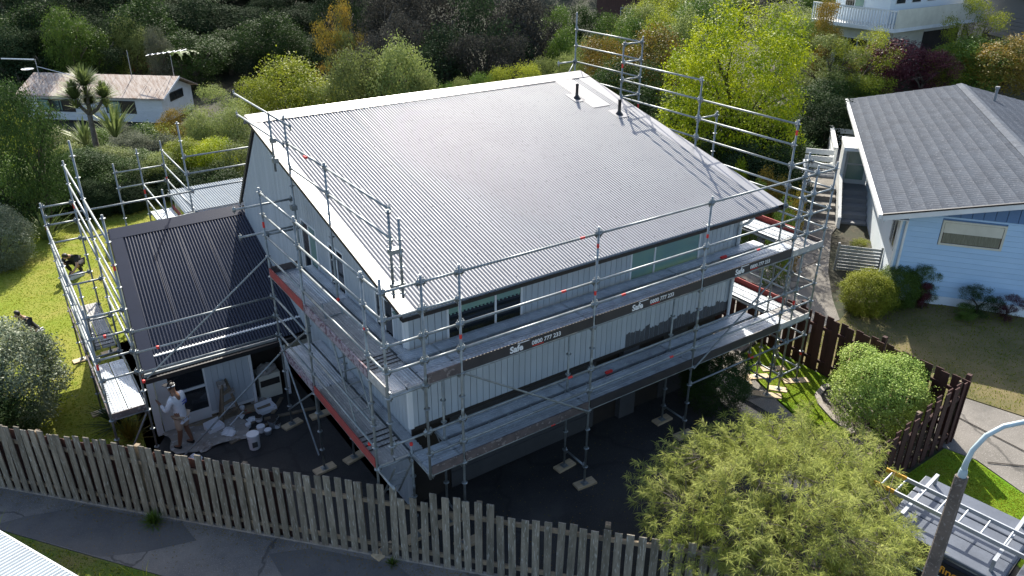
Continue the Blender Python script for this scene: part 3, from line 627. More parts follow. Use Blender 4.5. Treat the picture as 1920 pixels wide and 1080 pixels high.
for x, yy, z in ((5.0, .75, kz(4) + .10), (8.4, .74, kz(8) + .09)): ob('red_clip', MB().b(x - .09, x + .09, yy - .03, yy + .03, z, z + .05), M['red'], sf)
for k in (4, 8):                                    # toggle pins in the gap between the two plank rows
    for i in range(34):
        x = 1.0 + i * .26 + rng.uniform(-.03, .03); ob('pin', MB().lathe([(0, 0), (.025, .0), (.025, .012), (0, .014)], 6, (x, .76, kz(k) + .03)), M['galv'], sf) if i % 2 else None

# --- left gable side
SY = [0, .73, 3.80, 5.87]
ss = thing('scaffold', 'galvanised scaffold down the shaded gable side with red toe boards and two ladders', 'scaffold', (-.36, 3, 0))
standard(ss, -.73, 0, 6.35, 2.92); standard(ss, -.73, .73, 6.2); standard(ss, -.73, 3.80, 6.2); standard(ss, -.73, 5.87, 6.2)
standard(ss, 0, 3.80, 7.16, None); standard(ss, 0, 5.87, 7.66, None)
for a, c in zip(SY, SY[1:]):
    ks = (12, 11, 10, 9) if c < 4 else (12, 11, 10, 9, 7)
    for k in ks: rail(ss, (-.73, a, kz(k)), (-.73, c, kz(k)))
    if a > 0:
        for k in (6, 5): rail(ss, (-.73, a, kz(k)), (-.73, c, kz(k)))
    for k in (8, 4):
        rail(ss, (-.73, a, kz(k)), (-.73, c, kz(k)), 'ledger')
        if a > 0: rail(ss, (0, a, kz(k)), (0, c, kz(k)), 'ledger')
        if c - a > 1 or k == 8:
            hatch = (k == 8 and a == .73)
            for xx in (-.53, -.20): plank(ss, (xx, a, kz(k) + .075), (xx, c, kz(k) + .075), mt='ply' if (k == 8 and 0 < a < 1) or (k == 4 and a == .73) else 'galvdeck')
            if a > 0: plank(ss, (.14, a, kz(k) + .055), (.14, c, kz(k) + .055), .22)
for y in SY:
    for k in (4, 8):
        if y > 0 or k == 8: rail(ss, (-.73, y, kz(k)), (0, y, kz(k)), 'transom')
for k in (12, 11, 10, 9, 6): rail(ss, (-.73, 0, kz(k)), (0, 0, kz(k)))
for k in (10, 8): rail(ss, (-.73, 5.87, kz(k)), (0, 5.87, kz(k)))
rail(ss, (-1.35, 5.9, kz(11.4)), (0, 5.9, kz(11.4))); rail(ss, (-1.3, 5.92, kz(10.1)), (.2, 5.92, kz(10.1)))
toe(ss, (-.745, 5.87, kz(8) + .02), (-.745, 3.80, kz(8) + .02), 'redboard'); toe(ss, (-.745, 3.80, kz(8) + .02), (-.745, .73, kz(8) + .02), 'scribble'); toe(ss, (-.745, .73, kz(8) + .02), (-.745, 0, kz(8) + .02), 'ply')
toe(ss, (-.745, 5.87, kz(4) + .02), (-.745, 3.80, kz(4) + .02), 'scribble'); toe(ss, (-.745, 3.80, kz(4) + .02), (-.745, .73, kz(4) + .02), 'redboard'); toe(ss, (-.72, 5.89, kz(8) + .02), (0, 5.89, kz(8) + .02), 'wornboard')
for i in range(4):                              # open rungs of the hatch platform at the corner
    ob('hatch_rung', MB().b(-.70, -.03, .86 + i * .12, .885 + i * .12, kz(8) + .081, kz(8) + .088), M['dark'], ss)
    ob('hatch_rung', MB().b(-.70, -.03, 1.2 + i * .16, 1.235 + i * .16, kz(4) + .081, kz(4) + .088), M['dark'], ss)
# access ladder between the decks
def ladder_mesh(p, q, w_, axis, rr=.014, sr=.02, step=.28):
    p = Vector(p); q = Vector(q); a = Vector(axis).normalized() * w_ / 2; mb = MB()
    mb.path([p - a, q - a], sr, 8).path([p + a, q + a], sr, 8); n = int((q - p).length / step)
    for i in range(1, n): c = p.lerp(q, i / n); mb.tube(c - a, c + a, rr, 6)
    return mb
ob('ladder', ladder_mesh((-.36, 2.05, kz(4) + .08), (-.36, 3.3, kz(8) + .35), .36, (1, 0, 0)), M['galv'], ss)
ob('ladder', ladder_mesh((-.36, 1.05, kz(2)), (-.36, .35, kz(4) + .2), .36, (1, 0, 0)), M['galv'], ss)
brace(ss, (-.775, 5.85, 2.1), (-.775, 3.85, 3.6)); brace(ss, (-.775, 5.85, .5), (-.775, 3.85, 2.1)); brace(ss, (-.775, 5.8, 2.55), (-.775, 3.95, .35))
# inner roof-edge rails
for y, z in ((3.80, 6.6), (5.87, 6.6)): pass
for z in (7.06, 6.52): rail(ss, (0, .95, z), (0, 3.80, z)); rail(ss, (0, 3.8, z), (0, 5.87, z))
rail(ss, (-.06, 5.3, 7.53), (-.06, 9.2, 7.53)); rail(ss, (-.06, 5.87, 7.02), (-.06, 9.2, 7.02))
ob('roof_edge_post', std_mesh(5.5, 7.14), M['galv'], ss, Matrix.Translation((-.12, .80, 0)))
ob('roof_edge_post', std_mesh(5.5, 6.98), M['galv'], ss, Matrix.Translation((.02, .72, 0)))
ob('roof_edge_post', std_mesh(6.3, 7.62), M['galv'], ss, Matrix.Translation((-.13, 6.45, 0)))
for z in (5.75, 6.4): ob('coupler', MB().b(-.17, .06, .70, .83, z - .04, z + .04), M['galv'], ss)
for z in (6.55, 7.0): ob('coupler', MB().b(-.17, -.05, 6.38, 6.5, z - .05, z + .05), M['galv'], ss)
ob('coupler', MB().b(-.08, .04, 5.80, 5.95, 5.55, 5.65), M['galv'], ss)
for x, y, z in ((-.73, .73, kz(10) + .02), (-.3, 3.0, kz(9)), (-.73, 1.0, 2.52)): red_cap(ss, (x, y, z))
for (p, t) in (((-.73, 5.87, 5.3), 0), ((-.06, 4.6, 7.06), 1), ((-.73, 4.6, kz(4)), 1)):
    d = (0, .1, 0) if t else (0, 0, .1); red_band(ss, p, tuple(a + b_ for a, b_ in zip(p, d)), .5, .14)

# --- right side
sr = thing('scaffold', 'galvanised scaffold up the right gable with tall guard rails above the roof edge', 'scaffold', (10.8, 5, 0))
TY = [.73, 3.80, 6.87, 9.94]
for y, z1 in zip(TY, (7.2, 7.68, 8.16, 6.2)): standard(sr, 10.40, y, z1)
for y, z1 in zip(TY, (5.2, 6.7, 8.26, 8.62)): standard(sr, 11.13, y, z1)
for a, c, ks in ((.73, 3.80, (14, 13, 12, 11)), (3.80, 6.87, (15, 14, 13, 12)),): 
    for k in ks: rail(sr, (10.40, a, kz(k)), (10.40, c, kz(k)))
for k in (16, 15, 14, 13): rail(sr, (11.13, 6.87, kz(k)), (11.13, 9.94, kz(k)))
for a, c in zip(TY, TY[1:]):
    for k in (10, 9, 6, 5): rail(sr, (11.13, a, kz(k)), (11.13, c, kz(k)))
    for k in (8, 4):
        for x in (10.40, 11.13): rail(sr, (x, a, kz(k)), (x, c, kz(k)), 'ledger')
        for xx in (10.6, 10.93): plank(sr, (xx, a, kz(k) + .075), (xx, c, kz(k) + .075))
    for k in (4, 8): toe(sr, (11.145, a, kz(k) + .02), (11.145, c, kz(k) + .02), 'redboard' if a < 3 else 'wornboard')
for y in TY:
    for k in (4, 8): rail(sr, (10.40, y, kz(k)), (11.13, y, kz(k)), 'transom')
for k in (16, 15, 14, 13): rail(sr, (10.40, 6.87, kz(k)), (11.13, 6.87, kz(k)), 'transom')
rail(sr, (10.40, 3.80, kz(13)), (11.13, 3.80, kz(13)), 'transom'); rail(sr, (10.40, 9.94, kz(12)), (11.13, 9.94, kz(14)), 'transom')
rail(sr, (10.40, 9.94, kz(14)), (11.13, 9.94, kz(14)), 'transom')
for p in ((10.40, .73, 6.85), (11.13, 6.87, 6.2), (10.4, 6.87, 7.45)): red_band(sr, p, (p[0], p[1], p[2] + .1), .5, .12)

# --- corner tower
st = thing('scaffold_tower', 'narrow galvanised corner tower of the scaffold standing over the bright side lawn', 'scaffold', (10.6, .36, 0))
for x in (10.40, 11.13): standard(st, x, 0, 6.3 if x < 11 else 6.26)
rail(st, (9.94, 0, kz(12)), (10.40, 0, kz(12))); 
for k in (12, 11, 10, 9): 
    rail(st, (10.40, 0, kz(k)), (11.13, 0, kz(k))); rail(st, (10.40, 0, kz(k)), (10.40, .73, kz(k))); rail(st, (11.13, 0, kz(k)), (11.13, .73, kz(k)))
    if k < 12: rail(st, (9.94, 0, kz(k)), (10.40, 0, kz(k)))
rail(st, (10.40, .73, kz(12)), (11.13, .73, kz(12))); ob('standard', std_mesh(4.2, 6.3), M['galv'], st, Matrix.Translation((11.13, .78, 0)))
for k in (8, 6, 5, 4, 3, 1):
    rail(st, (10.40, 0, kz(k)), (11.13, 0, kz(k)), 'ledger'); rail(st, (11.13, 0, kz(k)), (11.13, .73, kz(k)), 'transom'); rail(st, (9.94, 0, kz(k)), (10.40, 0, kz(k)), 'ledger')
    if k in (1, 3): rail(st, (10.40, 0, kz(k)), (10.40, .73, kz(k)), 'transom')
for k in (1,): rail(st, (9.94, .73, kz(k)), (10.40, .73, kz(k)), 'ledger')
for k in (8, 4):
    for yy in (.20, .53):
        plank(st, (9.94, yy, kz(k) + .075), (10.40, yy, kz(k) + .075)); plank(st, (10.40, yy, kz(k) + .075), (11.13, yy, kz(k) + .075), mt='ply')
    toe(st, (9.94, -.015, kz(k) + .02), (11.13, -.015, kz(k) + .02), 'ply', .15); toe(st, (11.145, 0, kz(k) + .02), (11.145, .73, kz(k) + .02), 'wornboard', .15)
for p in ((11.13, 0, 1.0), (9.94, .73, .95), (10.4, 0, 2.7)): red_band(st, p, (p[0], p[1], p[2] + .1), .5, .12)

# --- round the low wing
sw = thing('scaffold', 'galvanised scaffold at the end of the navy roofed wing beside the lawn', 'scaffold', (-4.15, 9, 0))
LY = [6.0, 9.07, 12.14]
for y, z1 in zip(LY, (6.18, 6.95, 5.72)): standard(sw, -3.78, y, z1)
for y, z1 in zip(LY, (4.30, 4.2, 4.72)): standard(sw, -4.52, y, z1)
ob('standard', std_mesh(1.6, 3.45), M['galv'], sw, Matrix.Translation((-4.3, 9.4, 0)))
for k in (11, 10, 9, 8): rail(sw, (-3.78, 9.07, kz(k)), (-3.78, 12.14, kz(k)))
for k in (11, 10, 9, 8, 7, 6): rail(sw, (-3.78, 6.0, kz(k)), (-3.78, 9.07, kz(k)))
for a, c in zip(LY, LY[1:]):
    for k in (8, 7, 6, 5, 3): rail(sw, (-4.52, a, kz(k)), (-4.52, c, kz(k)), 'guard_rail')
    rail(sw, (-3.78, a, kz(3)), (-3.78, c, kz(3)), 'ledger')
    toe(sw, (-4.535, a, kz(3) + .02), (-4.535, c, kz(3) + .02), 'wornboard', .15)
for xx in (-4.32, -3.98): plank(sw, (xx, 6.0, kz(3) + .075), (xx, 8.5, kz(3) + .075)); plank(sw, (xx, 9.4, kz(3) + .075), (xx, 12.14, kz(3) + .075), mt='ply')
for i in range(4): ob('hatch_rung', MB().b(-4.45, -3.84, 9.45 + i * .2, 9.48 + i * .2, kz(3) + .081, kz(3) + .088), M['dark'], sw)
for y in LY:
    for k in (3, 7, 5): rail(sw, (-4.52, y, kz(k)), (-3.78, y, kz(k)), 'transom')
for k in (9, 8): rail(sw, (-4.52, 12.14, kz(k)), (-3.78, 12.14, kz(k)))
rail(sw, (-4.52, 12.14, 4.32), (-.73, 12.14, 4.33)); rail(sw, (-3.78, 12.14, 3.55), (-.73, 12.14, 3.7))
for k in (7, 6, 5): rail(sw, (-3.78, 6.0, kz(k) - .06), (-.73, 5.87, kz(k)))
ob('lattice_beam', MB().bar((-3.7, 6.0, kz(5) - .15), (-.8, 5.88, kz(5) - .10), .04, .06), M['galv'], sw)
rail(sw, (-4.52, 6.0, kz(8)), (-3.78, 6.0, kz(8))); rail(sw, (-4.52, 6.0, kz(6)), (-3.78, 6.0, kz(6)))
toe(sw, (-4.52, 5.985, kz(3) + .02), (-3.78, 5.985, kz(3) + .02), 'wornboard', .15)
brace(sw, (-3.66, 5.95, 2.4), (-.76, 5.84, 4.6)); brace(sw, (-3.34, 5.95, .1), (-.8, 5.84, 2.1)); brace(sw, (-4.5, 6.04, .3), (-3.8, 6.04, 1.55))
red_cap(sw, (-3.74, 5.98, 2.33)); 
for p in ((-3.32, 5.98, kz(6) - .05), (-4.25, 6.0, kz(7))): red_cap(sw, p)
for p in ((-4.52, 12.14, 4.0), (-3.78, 12.14, 4.45), (-3.78, 6.0, 5.0), (-4.52, 6.0, 2.9)): red_band(sw, p, (p[0], p[1], p[2] + .1), .5, .14)

# --- behind
sb = thing('scaffold', 'small galvanised scaffold behind the wing beside the pale lean-to roof', 'scaffold', (-1.0, 14.5, 0))
for x, y, z1 in ((-.73, 12.87, 6.15), (-.73, 15.94, 4.9), (-1.46, 12.87, 4.3), (-1.46, 15.94, 4.75), (-2.2, 15.94, 4.4)): standard(sb, x, y, z1)
for k in (9, 8, 7): rail(sb, (-.73, 12.87, kz(k)), (-.73, 15.94, kz(k)))
for k in (7, 6): rail(sb, (-1.46, 12.87, kz(k)), (-1.46, 15.94, kz(k)))
for z in (5.13, 4.63, 4.13): rail(sb, (-.73, 12.87, z), (2.2, 12.87, z))
for z in (4.6, 4.1, 3.6): rail(sb, (-2.2, 15.94, z - .5), (-.73, 15.94, z - .5)); 
for xx in (-1.26, -.93): plank(sb, (xx, 12.87, kz(5) + .075), (xx, 15.94, kz(5) + .075))
for y in (12.87, 15.94): rail(sb, (-1.46, y, kz(5)), (-.73, y, kz(5)), 'transom')
toe(sb, (-.715, 12.87, kz(5) + .02), (-.715, 15.94, kz(5) + .02), 'redboard', .15)
for p in ((-.73, 15.94, 3.6), (-1.46, 15.94, 3.3)): red_band(sb, p, (p[0], p[1], p[2] + .1), .5, .14)
for me_ in _cache.values(): smooth_mesh(me_) if me_.name.startswith(('standard', 'ledger')) else None

# timber sole boards under the base jacks
def sole(x, y, rot, L=.5, w_=.23, label=None):
    g = hgt(x, y) + .02
    for dx, dy in ((0, 0),): pass
    o = ob('sole_board', MB().b(-L / 2, L / 2, -w_ / 2, w_ / 2, 0, .052), M['timber'], None, Matrix.Translation((x, y, g)) @ Matrix.Rotation(rot, 4, 'Z'))
    tag(o, label, 'board', 'sole boards under the scaffold feet'); return o
for x in FX[1:4]:
    for y in (0, .73): sole(x + .02, y, rng.uniform(-.15, .15), label='timber sole board under a front scaffold foot on the dark driveway')
for x, y in ((0, 3.8), (-.73, 3.8), (0, 5.87), (-.73, 5.87), (-.73, .73), (0, .73)): sole(x, y, rng.uniform(-.2, .2) + .1, label='timber sole board under a gable side scaffold foot')
for x, y, r, L in ((9.94, 0, -.85, .75), (9.94, .73, -.6, .35), (10.40, .73, -.5, .7), (10.40, 0, -.9, .45), (11.13, 0, -.5, .7), (11.13, .73, -.5, .7)): sole(x, y, r, L, label='pale timber sole board under a corner tower foot on path or side lawn')
for y in TY[1:]:
    for x in (10.4, 11.13): sole(x, y, 0, label='timber sole board under a right side scaffold foot')
for y in LY:
    for x in (-4.52, -3.78): sole(x, y, .1, label='timber sole board under a scaffold foot at the wing end')
for x, y in ((-.73, 12.87), (-.73, 15.94), (-1.46, 12.87), (-1.46, 15.94), (-2.2, 15.94)): sole(x, y, 0, label='timber sole board under the small back scaffold')

# ------------------------------------------------------------------ fences
def gp(px, py, z):
    d = ray(px, py); t = (z - CAMPOS.z) / d.z; p = CAMPOS + d * t; return p
fence = thing('paling_fence', 'weathered grey paling fence with gaps between footpath and driveway', 'fence', (*fl(6, 0), 0))
pal = [MB().b(-.069, .069, -.011, .011, 0, 1.76 + d).mesh('paling') for d in (-.02, 0, .015, .03)]
pal2 = [MB().b(-.069, .069, -.011, .011, 0, 1.58 + d).mesh('paling') for d in (-.03, 0, .02)]
def fh(t): return 1.0 if t < 9.5 else max(.88, 1 - .03 * (t - 9.5))
rot_f = Matrix.Rotation(math.atan2(FD.y, FD.x), 4, 'Z')
t = -3.2
while t < 16.4:
    x, y = fl(t, -.045); g = hgt(x, y)
    ob('paling', rng.choice(pal if t < 9.5 or (t < 11.5 and rng.random() < .5) else pal2), M['paling'], fence, Matrix.Translation((x, y, g + .04)) @ rot_f @ Matrix.Rotation(rng.gauss(0, .013), 4, 'Y') @ Matrix.Rotation(rng.gauss(0, .012), 4, 'X'))
    t += .212 + rng.uniform(-.012, .012)
t = -3.1
pin = [MB().b(-.083, .083, -.008, .008, 0, 1.62 + d).mesh('added_shade_paling') for d in (-.03, 0, .02)]
while t < 7.0:                                   # boards added behind the gaps to keep sunlight off the footpath
    x, y = fl(t, .042 + .018 * (round(t / .15) % 2)); ob('added_shade_paling', rng.choice(pin), M['brown'], fence, Matrix.Translation((x, y, hgt(x, y) + .02)) @ rot_f @ Matrix.Rotation(rng.gauss(0, .01), 4, 'Y')); t += .15
for z in (.30, 1.38):
    tt = -3.4
    while tt < 16.4:
        a = fl(tt, 0); c = fl(tt + 2.38, 0); ob('rail', MB().bar((*a, z + hgt(*a)), (*c, z + hgt(*c)), .045, .09), M['rail'], fence); tt += 2.4
tt = -3.4
while tt < 16.5:
    x, y = fl(tt, .075); ob('post', MB().b(-.05, .05, -.05, .05, 0, 1.66 + rng.uniform(0, .1), Matrix.Translation((x, y, hgt(x, y))) @ rot_f), M['rail'], fence); tt += 2.4
mb = MB()
for i in range(40): a = fl(-3.2 + i * .5, -.03); c = fl(-3.2 + i * .5 + .49, -.03); mb.bar((*a, hgt(*a) + .03), (*c, hgt(*c) + .03), .07, .06)
ob('plinth', mb, M['kerb'], fence)

bf = thing('paling_fence', 'dark brown board fence between the side lawn and the blue house', 'fence', (12.0, 2, 0))
pb = [MB().b(-.011, .011, -.098, .098, 0, 1.72 + d).mesh('paling') for d in (-.015, 0, .02)]
y = 9.0; i = 0
while y > -3.72:
    g = hgt(12, y); ob('paling', rng.choice(pb), M['brown'], bf, Matrix.Translation((12.0 + (.034 if i % 2 else -.034), y, g)) @ Matrix.Rotation(rng.gauss(0, .012), 4, 'X')); y -= .212; i += 1
for z in (.35, 1.35):
    yy = 9.0
    while yy > -3.6:
        y2 = max(yy - 2.1, -3.72); ob('rail', MB().b(11.978, 12.022, y2 + .01, yy, z + .1, z + .19), M['brown'], bf); yy -= 2.1
for yy in (8, 5.6, 3.2, .8, -1.6, -3.72): ob('post', MB().b(12.05, 12.15, yy - .05, yy + .05, 0, 1.98), M['brown'], bf)
bf2 = thing('paling_fence', 'dark brown board fence return behind the round bush, stepping down to the driveway', 'fence', (10.4, -3.75, 0))
pb2 = {}
x = 11.9; i = 0
while x > 8.6:
    h = 1.72 if x > 11.0 else 1.72 - (11.0 - x) * .24
    me_ = MB().b(-.098, .098, -.011, .011, 0, h).mesh('paling')
    ob('paling', me_, M['brown'], bf2, Matrix.Translation((x, -3.75 + (.034 if i % 2 else -.034), hgt(x, -3.75))) @ Matrix.Rotation(rng.gauss(0, .012), 4, 'Y')); x -= .19; i += 1
for z0, z1 in ((1.45, .85), (.4, .35)):
    ob('rail', MB().bar((11.95, -3.75, z0), (11.0, -3.75, z0), .05, .09).bar((11.0, -3.75, z0), (8.6, -3.75, z1), .05, .09), M['brown'], bf2)
for xx in (11.98, 10.3, 8.6): ob('post', MB().b(xx - .05, xx + .05, -3.70, -3.60, 0, 1.8 if xx > 11 else (1.6 if xx > 9 else 1.2)), M['rail'], bf2)

# ------------------------------------------------------------------ lamp post
LPX, LPY = 4.13, -7.02
lp = thing('street_lamp', 'old square concrete street lamp pole with curved pale steel arm', 'street lamp', (LPX, LPY, 0))
mb = MB(); w0, w1 = .098, .068; 
prof = lambda w_, z: [(LPX - w_, LPY - w_ * .7, z), (LPX - w_ * .7, LPY - w_, z), (LPX + w_ * .7, LPY - w_, z), (LPX + w_, LPY - w_ * .7, z), (LPX + w_, LPY + w_ * .7, z), (LPX + w_ * .7, LPY + w_, z), (LPX - w_ * .7, LPY + w_, z), (LPX - w_, LPY + w_ * .7, z)]
zz = [0.0, 1.0, 2.2, 3.4, 4.4, 4.98]; vs = [p for z in zz for p in prof(w0 + (w1 - w0) * z / 5, z)]
mb.add(vs, [(i * 8 + k, i * 8 + (k + 1) % 8, (i + 1) * 8 + (k + 1) % 8, (i + 1) * 8 + k) for i in range(len(zz) - 1) for k in range(8)] + [tuple(range(40, 48))]); ob('pole', mb, M['concpole'], lp)
ad = Vector((math.cos(R(-36)), math.sin(R(-36)), 0)); base = Vector((LPX, LPY, 4.95))
pts = [base, base + Vector((0, 0, .25)), base + ad * .03 + Vector((0, 0, .45)), base + ad * .14 + Vector((0, 0, .68)), base + ad * .32 + Vector((0, 0, .83)), base + ad * .55 + Vector((0, 0, .90)), base + ad * 1.0 + Vector((0, 0, .93))]
ob('arm', MB().path(pts, [.045, .034, .032, .032, .032, .032, .032], 12), M['lampgrey'], lp, smooth=True)
ob('collar', MB().lathe([(.055, 0), (.055, .07), (.045, .12), (.04, .12)], 12, (LPX, LPY, 4.97)), M['lampgrey'], lp)
hp = base + ad * 1.25 + Vector((0, 0, .9)); Tm = Matrix.Translation(hp) @ Matrix.Rotation(R(-36), 4, 'Z')
ob('lamp_head', MB().b(-.3, .3, -.11, .11, -.03, .06, Tm).b(-.22, .25, -.09, .09, .06, .1, Tm), M['lampgrey'], lp); ob('lens', MB().b(-.18, .26, -.09, .09, -.07, -.03, Tm), M['frost'], lp)

# ------------------------------------------------------------------ blue house
BT = Matrix.Translation((16.93, 1.15, 0)) @ Matrix.Rotation(R(-52.2), 4, 'Z')
bh = thing('blue_house', 'blue weatherboard house with grey tiled gable roof beyond the brown fence', 'house', (16.93, 1.15, .4), R(-52.2))
def bp(x, y, z): return BT @ Vector((x, y, z))
def bbox(name, x0, x1, y0, y1, z0, z1, mt, parent=bh): return ob(name, MB().b(x0, x1, y0, y1, z0, z1, BT), M[mt], parent)
bwf = bbox('front_wall', 0, 8.0, .03, .2, .2, 3.44, 'blue2')
bbox('plinth', -.01, 8.0, .0, .028, .2, .86, 'paleblue')
z = .86; i = 0
while z < 3.40:
    z1 = min(z + .160, 3.43)
    for a, c in (((0, 1.06), (2.78, 8.0)) if 2.45 < z < 3.3 else ((0, 8.0),)):
        ob('weatherboard', MB().prism([bp(a, .028, z), bp(a, -.012, z), bp(a, .002, z1), bp(a, .028, z1)][::-1], (BT.to_3x3() @ Vector((c - a, 0, 0)))), M['blue'], bwf)
    z += .168; i += 1
for x0 in [j * .3 for j in range(28)]:
    x1 = x0 + .285; zt = lambda x: min(4.36 - abs(x - 4.0) * .217, 9)
    if zt(x0 + .1) > 3.5: ob('gable_board', MB().prism([bp(x0, -.03, 3.44), bp(x1, -.03, 3.44), bp(x1, -.03, max(3.45, zt(x1))), bp(x0, -.03, max(3.45, zt(x0)))], BT.to_3x3() @ Vector((0, .05, 0))), M['blue2'], bwf)
window(bh, bp(1.14, -.02, 2.60), BT.to_3x3() @ Vector((1, 0, 0)), 1.58, .66, [], [M['glass']], fm=M['cream'], fw=.06)
ob('curtain', MB().b(1.15, 2.71, -.004, -.001, 2.93, 3.25, BT), M['cream'], bh); ob('curtain', MB().b(1.17, 2.69, -.0045, -.0015, 2.62, 2.929, BT), M['olivecurtain'], bh)
bbox('corner_trim', -.06, .0, -.04, .14, .2, 3.35, 'white'); bsw = bbox('side_wall', 0, .15, .2, 15.6, .2, 3.35, 'paleblue')
ob('downpipe', MB().path([bp(.12, -.06, 3.3), bp(.12, -.06, .4)], .04, 8), M['white'], bh)
for y0 in (.55, 3.2): window(bh, bp(-.02, y0 + .9, 2.0), BT.to_3x3() @ Vector((0, -1, 0)), .9, 1.1, [.45], [M['glass']], fm=M['white'])
bbox('back_wall', 0, 8, 15.45, 15.6, 0, 3.4, 'blue'); bbox('far_wall', 7.85, 8.0, .2, 15.45, 0, 3.4, 'blue')
sl = .217; y0, y1 = -.42, 16.0
brf = ob('roof', MB().prism([bp(-.6, y0, 3.40), bp(4.0, y0, 4.40), bp(4.0, y0, 4.33), bp(-.6, y0, 3.33)], BT.to_3x3() @ Vector((0, y1 - y0, 0))).prism([bp(4.0, y0, 4.40), bp(8.6, y0, 3.40), bp(8.6, y0, 3.33), bp(4.0, y0, 4.33)], BT.to_3x3() @ Vector((0, y1 - y0, 0))), M['tile'], bh)
def course(sx, i, nc=12):
    """one course of pressed tiles: scalloped strip along the roof, front lip proud"""
    a = i / nc; b_ = (i + 1) / nc; n = int((y1 - y0) / .092); vs = []
    for j in range(n + 1):
        y = y0 + (y1 - y0) * j / n; wv = .017 * (1 if j % 2 else -1); blk = ((j // 14 + (i % 2) * .5) % 2) * .002
        for t_, lift in ((a, .018), (a, .026), (b_ + .003, .017)):
            xx = -.64 + t_ * 4.64; zz_ = 3.40 + t_ * 1.008; vs.append((sx(xx), y, zz_ + lift + wv * (1 if lift > .02 else .6) + blk))
    fs = [(j * 3 + k, (j + 1) * 3 + k, (j + 1) * 3 + k + 1, j * 3 + k + 1) for j in range(n) for k in range(2)]
    me_ = bpy.data.meshes.new('tile_course'); me_.from_pydata([tuple(BT @ Vector(v)) for v in vs], [], fs); me_.update(); return me_
for i in range(12):
    ob('tile_course', course(lambda x: x, i), M['tile'], brf); ob('tile_course', course(lambda x: 8.0 - x, i), M['tile'], brf)
n = 12
for j in range(n):
    a = y0 + (y1 - y0) * j / n; c = y0 + (y1 - y0) * (j + 1) / n - .02
    ob('ridge_tile', MB().prism([bp(3.78, a, 4.41), bp(4.0, a, 4.475), bp(4.22, a, 4.41), bp(4.22, a, 4.39), bp(4.0, a, 4.45), bp(3.78, a, 4.39)], BT.to_3x3() @ Vector((0, c - a, 0))), M['tile'], brf)
ob('barge_board', MB().prism([bp(-.64, y0 - .03, 3.25), bp(4.0, y0 - .03, 4.26), bp(4.0, y0 - .03, 4.42), bp(-.64, y0 - .03, 3.41)], BT.to_3x3() @ Vector((0, .03, 0))).prism([bp(4.0, y0 - .03, 4.26), bp(8.64, y0 - .03, 3.25), bp(8.64, y0 - .03, 3.41), bp(4.0, y0 - .03, 4.42)], BT.to_3x3() @ Vector((0, .03, 0))), M['white'], brf)
ob('barge_flashing', MB().prism([bp(-.66, y0 - .045, 3.41), bp(4.0, y0 - .045, 4.42), bp(4.0, y0 - .045, 4.47), bp(-.66, y0 - .045, 3.46)], BT.to_3x3() @ Vector((0, .07, 0))).prism([bp(4.0, y0 - .045, 4.42), bp(8.66, y0 - .045, 3.41), bp(8.66, y0 - .045, 3.46), bp(4.0, y0 - .045, 4.47)], BT.to_3x3() @ Vector((0, .07, 0))), M['black'], brf)
bbox('soffit', -.6, .1, -.4, 15.9, 3.30, 3.32, 'white', brf)
ob('gutter', MB().b(-.76, -.64, y0, y1, 3.30, 3.42, BT), M['white'], brf)
ob('vent_pipe', MB().tube(bp(4.9, 13.6, 4.1), bp(4.9, 13.6, 4.75), .06, 10).tube(bp(4.9, 13.6, 4.75), bp(4.9, 13.6, 4.84), .09, 10), M['greyboard'], brf)
# entry: two flights of steps, porch wall, glazed door, balcony
for i in range(6):
    z = .42 + i * .19; bbox('step', -1.02, -.02, 6.1 + i * .42, 9.2, .2 if i == 0 else z - .19, z, 'greyboard')
    bbox('step', -2.45, -1.2, 5.7 + i * .5, 9.6, .2 if i == 0 else z - .19, z, 'concrete')
ob('porch_wall', MB().prism([bp(-1.16, 5.9, .2), bp(-1.16, 9.6, .2), bp(-1.16, 9.6, 3.0), bp(-1.16, 8.4, 3.0), bp(-1.16, 8.4, 1.95), bp(-1.16, 6.0, .95)], BT.to_3x3() @ Vector((.12, 0, 0))), M['white'], bh)
bbox('porch_roof', -1.2, .1, 8.0, 9.7, 3.02, 3.16, 'white')
pd = bbox('porch_door', -1.0, -.02, 9.2, 9.26, 1.37, 3.0, 'white')
for a, c in ((1.55, 2.15), (2.22, 2.8)): ob('pane', MB().b(-.85, -.18, 9.185, 9.198, a, c, BT), M['frost'], pd)
bbox('balcony_floor', -1.25, 0, 9.62, 14.5, 1.25, 1.45, 'greyboard'); bbox('landing', -2.5, -1.25, 9.62, 10.6, 1.2, 1.44, 'greyboard')
for i in range(3):
    bbox('balcony_board', -1.31, -1.27, 10.7, 14.5, 1.5 + i * .3, 1.72 + i * .3, 'white'); bbox('balcony_board', -1.25, 0, 14.52, 14.56, 1.5 + i * .3, 1.72 + i * .3, 'white'); bbox('landing_board', -2.45, -1.3, 10.56, 10.6, 1.5 + i * .3, 1.72 + i * .3, 'white')
bbox('handrail', -1.36, -1.18, 10.6, 14.6, 2.4, 2.45, 'white')
for yy in (10.75, 12.0, 13.2, 14.45): bbox('balcony_post', -1.27, -1.17, yy - .05, yy + .05, -.5, 2.4, 'white')
bbox('stair_rail', -2.56, -2.48, 6.2, 9.6, 1.5, 1.72, 'white'); bbox('stair_rail', -2.56, -2.48, 7.8, 9.6, 1.9, 2.1, 'white')
for yy in (6.25, 7.9): bbox('stair_post', -2.56, -2.46, yy, yy + .1, .3, 2.1, 'white')
gt = thing('slatted_gate', 'pale grey slatted gate across the path beside the blue house', 'gate', bp(-.65, 1.9, .3))
for i in range(9): ob('slat', MB().b(-1.35, -.05, 1.89, 1.915, .42 + i * .115, .505 + i * .115, BT), M['alum'], gt)
